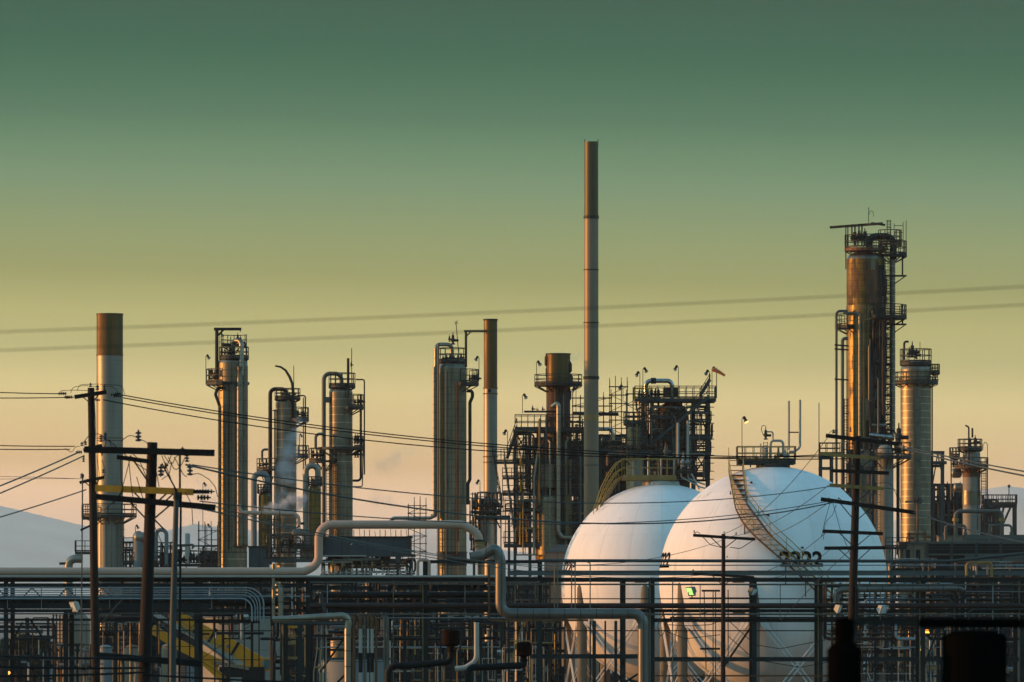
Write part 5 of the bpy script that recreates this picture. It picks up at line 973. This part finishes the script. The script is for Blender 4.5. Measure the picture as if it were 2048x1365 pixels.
for i,(x,tp,w) in enumerate(((18,1278,26),(52,1268,28),(84,1276,22),(112,1288,18))): tree(560,x,tp,w,['dark bushy tree at the very left edge under the rack','taller dark tree second from the left edge','dark tree just left of the domed beige tank','low dark tree touching the foot of the domed beige tank'][i])
# yellow crane
f=Fr(390); uu=f.u; t=thing('mobile_crane',f.p(500,f.gy),'yellow mobile crane with two lowered booms facing left behind scaffolding','crane')
def boom(p0,p1,h,m,name,par=None,dd=0,wd=18): mb=MB(); mb.bar(f.p(*p0,dd),f.p(*p1,dd),wd*uu,h*uu); return mb.build(name,m,par or t)
b1=boom((357,1236),(425,1274),26,'crane','boom_section',dd=0,wd=14); boom((420,1270),(520,1330),31,'crane','boom_section',dd=0,wd=18); boom((305,1258),(345,1283),18,'crane','boom_section',dd=-22,wd=12); boom((343,1282),(440,1330),21,'crane','boom_section',dd=-22,wd=14); boom((400,1315),(450,1360),14,'crane','boom_section',dd=-34,wd=12)
boom((310,1228),(500,1338),9,'wpaint','hydraulic_ram',dd=-12,wd=8); boom((360,1252),(470,1330),5,'steell','hydraulic_ram',dd=-16,wd=6)
boom((430,1325),(500,1337),7,'silver','catwalk',dd=-30,wd=10)
for dd in (-30,): mb=MB(); mb.box(f.p(440,1400,dd),f.p(530,1334,dd+40)); mb.build('superstructure','dark',t)
mb=MB(); mb.box(f.p(452,1334,-34),f.p(524,1329,12)); mb.build('deck','crane',t); mb=MB(); mb.box(f.p(527,1342,-26),f.p(544,1316,10)); mb.build('cab','crane',t); mb=MB(); mb.box(f.p(529,1338,-27),f.p(542,1319,-26)); mb.build('cab_window','glass',t)
mb=MB(); mb.box(f.p(462,1365,-32),f.p(485,1355,-30)); mb.build('plate','wpaint',t)
for (x,y) in ((425,1273),(470,1300),(395,1256)): boom((x-3,y-2),(x+2,y+1),33,'dark','collar',dd=0,wd=20)
for k in range(9): mb=MB(); mb.bar(f.p(330+k*17,1236+k*11,-20),f.p(330+k*17,1222+k*11,-20),1.2*uu); mb.build('rail_post','steell',t)
mb=MB(); mb.bar(f.p(328,1221,-20),f.p(472,1313,-20),1.2*uu); mb.build('rail','steell',t)
# letters on the boom
cu=bpy.data.curves.new('t','FONT'); cu.body='ca'; cu.size=1; cu.offset=.02; ob=bpy.data.objects.new('t',cu); SC.collection.objects.link(ob); bpy.context.view_layer.update(); me=bpy.data.meshes.new_from_object(ob.evaluated_get(bpy.context.evaluated_depsgraph_get())); bpy.data.objects.remove(ob)
mb=MB(); a=-math.atan2(38,68); c0=f.p(392,1259,-7.6)
for v in me.vertices: x,y=v.co.x*15*uu,v.co.y*15*uu; mb.v.append((c0.x+x*math.cos(a)-y*math.sin(a),c0.y-.02,c0.z+x*math.sin(a)+y*math.cos(a)))
for pl in me.polygons: mb.f.append(tuple(pl.vertices)); mb.sm.append(False)
mb.build('lettering','number',b1)
mb=MB(); mb.tube([f.p(457,1293,-9.5),f.p(457,1293,-12)],4.2*uu,14); mb.build('pin_cover','steell',t)
f=Fr(350)
scaffold(f,'dark tube scaffold standing in front of the yellow crane',336,400,1240,1400,3,3,0,20,'black',8); scaffold(f,'wide dark tube scaffold between the crane and the curved conduits',400,518,1240,1400,4,2,-10,24,'black',6)
scaffold(Fr(440),'dark tube scaffold in front of the domed beige tank',106,132,1232,1300,4,9,0,14,'dark',4,False)
# clutter skids under the rack
def skid(D,x0,x1,y0,y1,n,label,ms,w=(1.5,6),beams=3,boxes=2,lit=0,posts_=3):
    f=Fr(D); t=thing('pipe_manifold',f.p((x0+x1)/2,f.gy),label,'pipes')
    for i in range(beams): y=y0+(y1-y0)*(i+rnd.uniform(.2,.8))/beams; mb=MB(); mb.ibeam(f.p(x0,y,40),f.p(x1,y,40),4*f.u,rnd.uniform(4,8)*f.u); mb.build('beam',rnd.choice(['steeld','dark','steeld']),t)
    for i in range(posts_): x=x0+(x1-x0)*(i+rnd.uniform(.2,.8))/posts_; mb=MB(); mb.ibeam(f.p(x,y0,44+rnd.uniform(0,10)),f.p(x,f.gy,44+rnd.uniform(0,10)),5*f.u,5*f.u); mb.build('column',rnd.choice(['steeld','dark','steeld']),t)
    tangle(f,t,x0,x1,y0,y1+40,n,0,60,ms,w)
    for i in range(boxes): x=rnd.uniform(x0,x1-20); y=rnd.uniform((y0+y1)/2,y1); mb=MB(); mb.box(f.p(x,y+rnd.uniform(10,24),64),f.p(x+rnd.uniform(10,24),y,84)); mb.build('cabinet',rnd.choice(['dark','boxgrey','steel','pipedark']),t)
    pump_cluster(f,t,x0,x1,(y0+y1)/2,max(2,int((x1-x0)/22)),-4,rnd.choice(['dark','pipedark']),18); return t
mix1=('pipedark','dark','steeld','piperust','black','black'); mix2=('pipegrey','steell','pipedark','dark','rust','beige')
skid(440,-30,105,1300,1400,50,'jumble of dark pipes in the bottom left corner',mix1); skid(430,105,200,1290,1400,50,'sunlit small pipes below the domed beige tank',mix2); skid(440,190,330,1235,1300,46,'dark pipework behind the two left poles',mix1); skid(450,190,330,1240,1400,30,'lower pipework behind the two left poles',mix1)
skid(450,540,640,1245,1400,40,'pipework behind the blue-grey H-columns',mix1); skid(420,780,900,1235,1400,60,'pipework under the rack right of the grey risers',mix1,(1.5,7),5); skid(420,890,1010,1235,1400,70,'pipework around the pale curving duct',mix2,(1.5,7),5,3); skid(430,1000,1120,1240,1400,60,'pipework left of the rear sphere legs',mix1,(1.5,7),4,2)
skid(450,1690,1830,1240,1400,60,'pipework behind the foot of the long stair',mix1,(1.5,6),4,1); skid(450,1820,1940,1240,1400,60,'pipework around the orange lamps at right',mix2,(1.5,6),4,2); skid(450,1930,2100,1240,1400,60,'pipework in the bottom right corner',mix1,(1.5,6),4,2)
skid(520,560,870,1155,1240,90,'busy valves and pipes seen through the middle of the rack',mix2,(1.5,6),3,0,0,5); skid(520,1000,1100,1155,1240,50,'busy valves and pipes right of the portal columns',mix2,(1.5,5),3,0); skid(540,1780,2080,1125,1240,110,'busy valves and pipes seen through the right of the rack',mix2,(1.5,5),3,0,0,6)
skid(540,190,560,1160,1235,90,'small pipes seen through the lattice girder',mix2,(1.5,5),3,0,0,5)
f=Fr(400); t=thing('control_cabinet',f.p(1015,f.gy),'yellowish cabinet with sloping roof under the rack in the centre','cabinet'); mb=MB(); mb.box(f.p(990,1420,0),f.p(1080,1308,30)); mb.build('body','wall',t); mb=MB(); a=[f.p(988,1308,-3),f.p(1082,1308,-3),f.p(1082,1304,32),f.p(988,1304,32)]; b=[p+Vector((0,0,.12)) for p in a]; mb.quad(a[::-1]); mb.quad(b); [mb.quad([a[i],a[(i+1)%4],b[(i+1)%4],b[i]]) for i in range(4)]; mb.build('roof','steell',t); mb=MB(); mb.box(f.p(1022,1400,-1.5),f.p(1048,1325,0)); mb.build('door','steel',t)
mb=MB(); f=Fr(420)

for (D,x0,x1,yt,lab) in ((690,500,1125,1163,'long dark process building glimpsed behind the middle of the rack'),(700,245,440,1180,'dark process building glimpsed behind the lattice girder')):
    f=Fr(D); t=thing('process_building',f.p((x0+x1)/2,f.gy,50),lab,'building'); mb=MB(); mb.box(f.p(x0,f.gy,20),f.p(x1,yt,120)); mb.build('wall','dark',t); mb=MB(); mb.box(f.p(x0-4,yt,14),f.p(x1+4,yt-3,126)); mb.build('roof','steel',t)
    for x in range(int(x0)+8,int(x1)-12,22): mb=MB(); mb.box(f.p(x,yt+30,19),f.p(x+12,yt+8,20)); mb.build('window','boxgrey',t)
t=thing('perimeter_wall',f.p(1024,f.gy,60),'low dark wall running behind the lower pipework','wall'); mb=MB(); mb.box(f.p(-300,f.gy,180),f.p(2350,1352,190)); mb.build('wall','steel',t); mb=MB(); mb.box(f.p(-300,1352,178),f.p(2350,1349,192)); mb.build('coping','concrete',t)

for (D,x0,x1,yt,lab) in ((500,545,645,1292,'dark low shed behind the blue-grey H-columns'),(490,788,985,1286,'dark low shed behind the mushroom-capped vents'),(520,1690,1800,1300,'dark low shed behind the foot of the long stair'),(500,1815,2140,1282,'long dark low shed behind the orange lamps'),(500,195,300,1278,'dark low shed between the two left wooden poles')):
    f=Fr(D); t=thing('shed',f.p((x0+x1)/2,f.gy,20),lab,'building'); mb=MB(); mb.box(f.p(x0,f.gy,10),f.p(x1,yt,60)); mb.build('wall','dark',t); mb=MB(); mb.box(f.p(x0-3,yt,7),f.p(x1+3,yt-2.5,63)); mb.build('roof','steel',t)
    for x in range(int(x0)+10,int(x1)-14,30): mb=MB(); mb.box(f.p(x,yt+34,9.2),f.p(x+14,yt+10,10)); mb.build('louvre','boxgrey',t)
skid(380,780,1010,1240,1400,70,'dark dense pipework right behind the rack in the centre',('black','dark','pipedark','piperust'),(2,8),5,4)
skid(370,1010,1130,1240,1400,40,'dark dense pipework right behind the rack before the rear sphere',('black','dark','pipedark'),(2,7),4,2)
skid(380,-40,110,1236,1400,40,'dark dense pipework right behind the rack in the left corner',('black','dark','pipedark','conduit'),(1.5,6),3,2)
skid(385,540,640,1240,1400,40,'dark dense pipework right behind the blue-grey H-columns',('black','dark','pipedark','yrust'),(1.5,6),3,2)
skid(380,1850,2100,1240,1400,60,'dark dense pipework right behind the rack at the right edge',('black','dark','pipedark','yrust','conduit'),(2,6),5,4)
skid(330,400,620,1158,1238,40,'pipes and brackets packed inside the left part of the rack',('black','dark','pipedark','piperust','conduit'),(2,7),2,2)
skid(325,620,1000,1160,1238,70,'pipes and brackets packed inside the middle of the rack',('black','dark','pipedark','piperust'),(2,8),3,3)
skid(330,1650,2100,1158,1238,70,'pipes and brackets packed inside the right part of the rack',('black','dark','pipedark','piperust','conduit'),(2,7),3,3)
lite=('steell','gold','conduit','beige','pipeins','yrust','wpaint')
def sunlit(D,x0,x1,y0,y1,n,label):
    f=Fr(D); t=thing('pipe_manifold',f.p((x0+x1)/2,f.gy),label,'pipes'); tangle(f,t,x0,x1,y0,y1+60,n,0,40,lite,(1.2,3.2),.6)
    for i in range(int((x1-x0)/40)+1): mb=MB(); x=x0+40*i+rnd.uniform(0,20); mb.ibeam(f.p(x,y0,20),f.p(x,f.gy,20),4*f.u,4*f.u); mb.build('column','steeld',t)
    pump_cluster(f,t,x0,x1,y1,max(2,int((x1-x0)/30)),-4,'steell',14)
sunlit(355,190,330,1245,1340,22,'sparse pale small-bore pipes low between the two left wooden poles'); sunlit(350,780,990,1243,1345,34,'sparse pale small-bore pipes among the dark ones under the rack centre')
sunlit(345,1000,1110,1243,1345,22,'sparse pale small-bore pipes just left of the rear sphere legs'); sunlit(350,1720,2060,1243,1345,46,'sparse pale small-bore pipes around the orange lamps'); sunlit(335,1660,2060,1160,1235,34,'sparse pale small-bore pipes inside the right part of the rack'); sunlit(335,640,1000,1158,1235,34,'sparse pale small-bore pipes inside the middle of the rack')
# ================================================================ utility poles
def upole(D,xt,yt,xb,yb,w,label,arms,m='wood',ins=()):
    f=Fr(D); uu=f.u; sl=(xb-xt)/(yb-yt); xg=xt+(f.gy-yt)*sl; t=thing('utility_pole',f.p(xg,f.gy),label,'utility pole','wooden utility poles')
    mb=MB(); mb.tube([f.p(xg,f.gy),f.p(xb,yb),f.p((xt+xb)/2,(yt+yb)/2),f.p(xt,yt)],[w*.66*uu,w*.56*uu,w*.5*uu,w*.43*uu],14); mb.build('pole',m,t)
    for (xa,ya,xc,yc,h,mm,bl) in arms:
        mb=MB(); mb.bar(f.p(xa,ya,-w*.62-h*.3),f.p(xc,yc,-w*.62-h*.3),h*.8*uu,h*uu); mb.build('crossarm',mm,t)
        if bl:
            xm=xt+((ya+yc)/2-yt)*sl; ym=(ya+yc)/2
            for s in (-1,1): mb=MB(); xe=xm+s*bl; fy=ya+(yc-ya)*(xe-xa)/(xc-xa); mb.bar(f.p(xe,fy,-w*.75),f.p(xm+s*w*.35,ym+bl*.75,-w*.62),2.6*uu if D>180 else 4*uu,1.8*uu if D>180 else 3*uu); mb.build('brace','rail',t)
    for (x,y,s,h,n) in ins: insulator(f,t,x,y,s*1.45,-w*.62-4,h,n)
    return f,t
fA,PA=upole(200,182,776,192,1365,16,'brown wooden pole at left with three short slanting crossarms',[(150,795,214,785,8,'wood',18),(168,902,205,892,8,'wood',0),(160,966,209,955,6,'wood',16)],ins=[(196,781,6,0,2),(210,781,6,0,2),(182,775,5,0,2),(146,795,5,-1,4),(134,788,5,-1,4),(142,796,4,-1,3),(222,790,5,1,4),(230,788,5,1,3),(228,793,5,1,4),(192,801,4,1,3),(165,893,5,0,2),(172,891,5,0,2),(203,885,6,0,3),(212,882,6,0,3),(165,905,5,-1,3),(205,912,4,0,4),(168,925,4,0,4),(165,957,6,0,2),(208,947,5,0,2)])
def jump(f,par,pts,w=1.2,m='wire',name='jumper_wire',k=5):
    P=[f.p(*q) for q in pts]; mb=MB(); mb.tube(rpath(P,14*f.u,k),w*f.u/2,6); return mb.build(name,m,par)
for pts in ([(118,790,-8),(122,782,-8),(145,781,-8),(190,782,-8)],[(142,787,-10),(146,775,-10),(170,772,-10),(196,774,-10)],[(155,782,-12),(160,770,-12),(196,769,-12),(246,772,-12),(250,790,-12)],[(205,772,-6),(225,774,-6),(236,782,-6),(234,792,-6)],[(160,893,-8),(150,895,-8),(145,907,-8),(130,897,-8)],[(186,1010,-10),(200,950,-10),(194,912,-10)],[(205,920,-10),(212,945,-10),(206,962,-10)],[(189,790,-8),(192,850,-8),(190,960,-8)],[(210,880,-8),(222,884,-8),(222,894,-8),(234,897,-8)]): jump(fA,PA,pts)
fB,PB=upole(125,305,885,287,1400,24,'thick dark pole in the left foreground with long crossarms and tangled wires',[(170,900,430,907,13,'wood',0),(192,977,388,985,13,'woody',38),(192,994,432,1016,12,'wood',44),(235,915,300,924,9,'wood',0),(196,1311,405,1328,13,'black',0)],ins=[(278,884,9,0,3),(323,953,9,0,3),(381,952,9,0,3),(375,925,7,0,3),(366,905,6,0,2),(330,932,9,1,1),(388,984,7,1,7),(395,996,8,1,4),(212,880,6,0,3)])
mb=MB(); mb.box(fB.p(388,981,-22),fB.p(417,988,-30)); mb.build('crossarm_extension','black',PB)
for pts in ([(205,905,-28),(218,882,-28),(200,868,-28),(180,872,-28),(168,888,-28)],[(246,882,-28),(262,870,-28),(278,878,-28),(296,886,-28),(312,930,-28),(320,975,-28)],[(218,880,-30),(245,905,-30),(270,925,-30),(300,945,-30)],[(262,918,-26),(255,945,-26),(244,985,-26),(228,1010,-26)],[(259,918,-26),(263,960,-26),(268,1000,-26),(264,1040,-26)],[(243,920,-26),(244,960,-26),(248,985,-26),(215,1018,-26)],[(330,912,-26),(345,935,-26),(352,915,-26),(362,910,-26)],[(338,915,-26),(352,945,-26),(365,930,-26),(372,915,-26)],[(325,960,-26),(340,950,-26),(345,925,-26)],[(350,915,-26),(368,950,-26),(375,955,-26)],[(382,950,-26),(400,948,-26),(420,960,-26),(432,975,-26),(437,995,-26)],[(345,910,-24),(332,940,-24),(322,955,-24)],[(372,985,-26),(385,1010,-26),(387,1050,-26)],[(275,955,-26),(285,990,-26),(300,1030,-26),(318,1070,-26),(335,1110,-26)],[(325,912,-24),(340,950,-24),(355,990,-24)],[(300,970,-24),(280,920,-24),(262,905,-24)]): jump(fB,PB,pts,1.8,'wire')
mb=MB(); mb.bar(fB.p(361,905,-20),fB.p(361,1010,-20),4*fB.u); mb.build('hanger_rod','wood',PB)
for (a,b,c,d) in ((262,912,300,968),(325,928,356,985),(295,1024,330,1060),(325,1010,352,985)): mb=MB(); mb.bar(fB.p(a,b,-24),fB.p(c,d,-24),3*fB.u); mb.build('brace','wood',PB)
f=Fr(124); t=thing('steel_post',f.p(345,f.gy,-4),'smooth grey steel post standing right of the thick dark pole','post'); mb=MB(); mb.tube([f.p(341,f.gy,-6),f.p(346,1250,-6),f.p(353,1000,-6)],[7.5*f.u,6.8*f.u,5.2*f.u],14); mb.build('shaft','steelb',t); mb=MB(); mb.tube([f.p(353,1000,-6),f.p(353,985,-6)],6.5*f.u,12); mb.build('cap','dark',t)
mb=MB(); mb.tube([f.p(362,985,-2),f.p(361,1100,-2),f.p(354,f.gy,-2)],2.2*f.u,8); mb.build('cable_riser','black',t)
f=Fr(185); t=thing('steel_post',f.p(161,f.gy),'very thin grey pole just left of the brown wooden pole','post'); mb=MB(); mb.tube([f.p(163,1240),f.p(165,956)],1.4*f.u,8); mb.tube([f.p(163,f.gy),f.p(163,1240)],1.6*f.u,8); mb.build('shaft','steelb',t); mb=MB(); mb.tube([f.p(165,956),f.p(165,950)],3*f.u,8); mb.build('cap','dark',t); mb=MB(); mb.bar(f.p(161,1061),f.p(180,1052),4*f.u); mb.build('bracket','dark',t)
fD,PD=upole(200,1715,872,1704,1250,16,'tall wooden pole at right carrying six crossarms in front of the column bases',[(1651,872,1798,889,8,'wood',0),(1640,908,1760,918,7,'yrust',32),(1662,942,1777,947,7,'wood',0),(1658,971,1766,978,7,'yrust',34),(1641,999,1830,1026,8,'wood',34),(1645,1063,1765,1068,7,'wood',34),(1648,1097,1770,1096,7,'wood',34)],ins=[(1666,868,5,0,2),(1672,866,5,0,2),(1657,999,4,0,1),(1677,999,4,0,1),(1680,1003,5,0,1),(1700,865,4,0,3),(1790,878,5,1,2)])
for pts in ([(1652,876,-10),(1662,862,-10),(1668,864,-10),(1674,875,-10)],[(1717,975,-10),(1790,978,-10),(1800,1000,-10),(1803,1040,-10)],[(1745,968,-10),(1780,965,-10),(1792,990,-10),(1795,1015,-10)],[(1772,880,-10),(1768,860,-10),(1782,858,-10),(1786,880,-10)],[(1660,1005,-10),(1650,1040,-10),(1642,1075,-10)],[(1646,1080,-10),(1650,1045,-10),(1665,1030,-10),(1672,1010,-10)],[(1665,1005,-10),(1680,1060,-10),(1700,1110,-10)]): jump(fD,PD,pts,1.2,'wire')
mb=MB(); mb.box(fD.p(1710,1175,-14),fD.p(1716,1240,-8)); mb.build('riser_guard','dark',PD)
fC,PC=upole(260,1447,1068,1446,1400,9,'short dark pole in front of the nearer sphere with a slightly drooping top arm',[(1386,1071,1510,1079,6,'wood',28),(1384,1148,1508,1155,5,'wood',24),(1403,1182,1440,1182,4,'wood',0),(1400,1298,1440,1298,4,'wood',0)],ins=[(1388,1066,3,0,2),(1472,1070,3,0,2),(1448,1066,3,0,1),(1386,1144,3,0,2),(1428,1146,3,0,2),(1508,1148,3,0,1),(1453,1114,3,1,1)])
for x0,y0,x1,y1 in ((1426,1182,1426,1400),(1431,1180,1431,1400),(1456,1180,1456,1330),(1408,1182,1412,1340)): jump(fC,PC,[(x0,y0,-6),(x1,y1,-6)],2.2)
for pts in ([(1388,1069,-8),(1394,1063,-8),(1400,1068,-8)],[(1405,1074,-8),(1420,1090,-8),(1445,1096,-8)],[(1460,1095,-8),(1480,1098,-8),(1505,1082,-8)],[(1455,1158,-8),(1470,1165,-8),(1500,1152,-8)],[(1445,1240,-8),(1420,1250,-8),(1380,1252,-8),(1335,1250,-8)],[(1330,1250,-8),(1350,1230,-8),(1400,1228,-8),(1430,1222,-8)],[(1328,1225,-8),(1315,1250,-8),(1320,1280,-8),(1330,1260,-8)],[(1330,1262,-8),(1370,1278,-8),(1440,1270,-8)],[(1455,1240,-8),(1510,1290,-8),(1560,1298,-8),(1650,1280,-8)],[(1455,1272,-8),(1510,1320,-8),(1600,1335,-8),(1680,1320,-8)]): jump(fC,PC,pts,1.7,'black')
# near dark crossarm with pole transformers, strongly out of focus at the right
f=Fr(30); t=thing('transformer_pole',f.p(1945,f.gy,20),'black out-of-focus crossarm and transformer can in the bottom right foreground','utility pole')
mb=MB(); mb.bar(f.p(1668,1247,0),f.p(1850,1247,0),8*f.u,9*f.u); mb.build('arm_extension','dark',t); mb=MB(); mb.bar(f.p(1838,1247,0),f.p(2200,1249,0),14*f.u,18*f.u); mb.build('crossarm','soot',t)
mb=MB(); c=f.p(1948,0,-4); mb.lathe((c.x,c.y,0),[(r*f.u,f.p(0,y).z) for r,y in ((60,1420),(65,1416),(65,1276),(62,1270),(40,1262),(5,1260))],28); mb.build('transformer_can','soot',t)
mb=MB(); c=f.p(1688,0,-4); mb.lathe((c.x,c.y,0),[(r*f.u,f.p(0,y).z) for r,y in ((30,1420),(34,1400),(34,1300),(26,1290),(18,1284),(22,1262),(18,1240),(10,1236))],24); mb.build('arrester','soot',t)
mb=MB(); mb.tube([f.p(2120,f.gy,20),f.p(2120,1200,20)],18*f.u,14); mb.build('pole','soot',t)
# ================================================================ wires
k=0
W1=[((242,790),(1660,914),34,'upper wire from the brown pole to the right pole'),((246,796),(1700,918),36,'second wire from the brown pole to the right pole'),((206,800),(1650,910),44,'lowest wire of the upper span from the brown pole to the right pole')]
for a,b,s,l in W1: wire(200,a,200,b,s,l,.02)
wire(125,(384,930),200,(1662,973),50,'upper wire from the thick dark pole sagging across to the right pole',.015); wire(125,(372,930),200,(1676,1003),72,'heavier wire from the thick dark pole sagging across to the right pole',.022)
wire(125,(400,1003),200,(1657,1003),45,'lower wire from the thick dark pole to the right pole',.014)
wire(125,(372,1012),260,(1388,1148),30,'blurred thin wire from the thick dark pole to the short pole',.012,'wiregrey'); wire(125,(400,1016),260,(1428,1148),42,'blurred wire crossing low in front of the rear sphere',.012,'wiregrey'); wire(125,(432,1014),260,(1472,1070),80,'blurred wire crossing the beige pipe and the spheres',.012,'wiregrey')
for (a,b,s,l) in (((148,795),(-60,796),1,'lower wire leaving the brown pole top to the left'),((130,788),(-60,783),1,'upper wire leaving the brown pole top to the left'),((150,893),(-60,890),1,'upper wire of the pair leaving the second arm to the left'),((140,899),(-60,898),1,'lower wire of the pair leaving the second arm to the left')): wire(200,a,200,b,s,l,.018)
for (a,b,l,r) in (((160,904),(-60,996),'thick wire slanting down left from the second arm',.026),((168,912),(-60,1012),'second thick wire slanting down left from below the second arm',.024),((172,980),(-60,1052),'lowest thick wire slanting down left from the brown pole',.022)): wire(190,a,170,b,2,l,r,'wiregrey')
wire(230,(205,960),230,(-60,952),-1,'hair-thin wire level with the third arm at left',.009); wire(230,(166,958),230,(-60,960),-1,'second hair-thin wire level with the third arm at left',.009)
wire(200,(1796,890),150,(2120,955),4,'upper wire leaving the right pole to the right edge',.022,'wiregrey'); wire(200,(1792,893),150,(2120,965),4,'second wire leaving the right pole to the right edge',.026,'wiregrey'); wire(200,(1826,1024),150,(2120,1098),8,'low wire leaving the fifth arm to the right edge',.022)
wire(200,(1655,876),260,(1448,1068),26,'service wire dropping from the right pole to the short pole top',.012); wire(200,(1657,971),260,(1472,1072),14,'second service wire dropping from the right pole to the short pole',.012); wire(200,(1660,1003),260,(1508,1080),12,'third service wire dropping from the right pole to the short pole',.012); wire(200,(1655,1063),260,(1508,1150),12,'lowest service wire dropping from the right pole to the short pole',.012)
wire(200,(1660,1100),260,(1510,1155),18,'loose service wire below the right pole arms',.010); wire(260,(1384,1150),262,(1382,1175),0,'short wire above the green floodlight',.008)
wire(200,(1712,1090),230,(1560,1245),-6,'guy wire slanting from the right pole down across the number',.012); wire(200,(1720,960),180,(1900,1150),-4,'guy wire slanting right from the right pole',.008) if False else None
for i,(ya,yb,l) in enumerate(((1331,1336,'upper dark cable crossing the bottom left foreground'),(1352,1345,'lower dark cable crossing the bottom left foreground'),)): wire(110,(-80,ya),110,(290,yb),3,l,.022,'black')
wire(110,(287,1350),110,(900,1372),4,'dark cable crossing the bottom centre foreground',.02,'black'); wire(110,(287,1316),110,(-80,1309),3,'topmost dark cable at the bottom left',.02,'black')
wire(140,(245,1200),140,(202,1250),-1,'short pale guy strand beside the brown pole',.02,'wiregrey')
for (a,b,l,r) in (((-200,671),(2300,560),'upper strongly blurred power line high across the sky',.0125),((-200,708),(2300,596),'lower strongly blurred power line high across the sky',.0125)): wire(28,a,28,b,7,l,.0024,'wiregrey',k=40)
# ================================================================ haze
m=bpy.data.materials.new('haze'); m.use_nodes=True; n=m.node_tree.nodes; n.clear(); o=n.new('ShaderNodeOutputMaterial'); v=n.new('ShaderNodeVolumePrincipled'); v.inputs['Density'].default_value=3.6e-5; v.inputs['Color'].default_value=(1,.97,.94,1); v.inputs['Anisotropy'].default_value=0; m.node_tree.links.new(v.outputs[0],o.inputs['Volume'])
mb=MB(); mb.box(Vector((-31000,-400,-1)),Vector((31000,35000,490))); hz=mb.build('haze',m); tag(hz,kind='stuff')
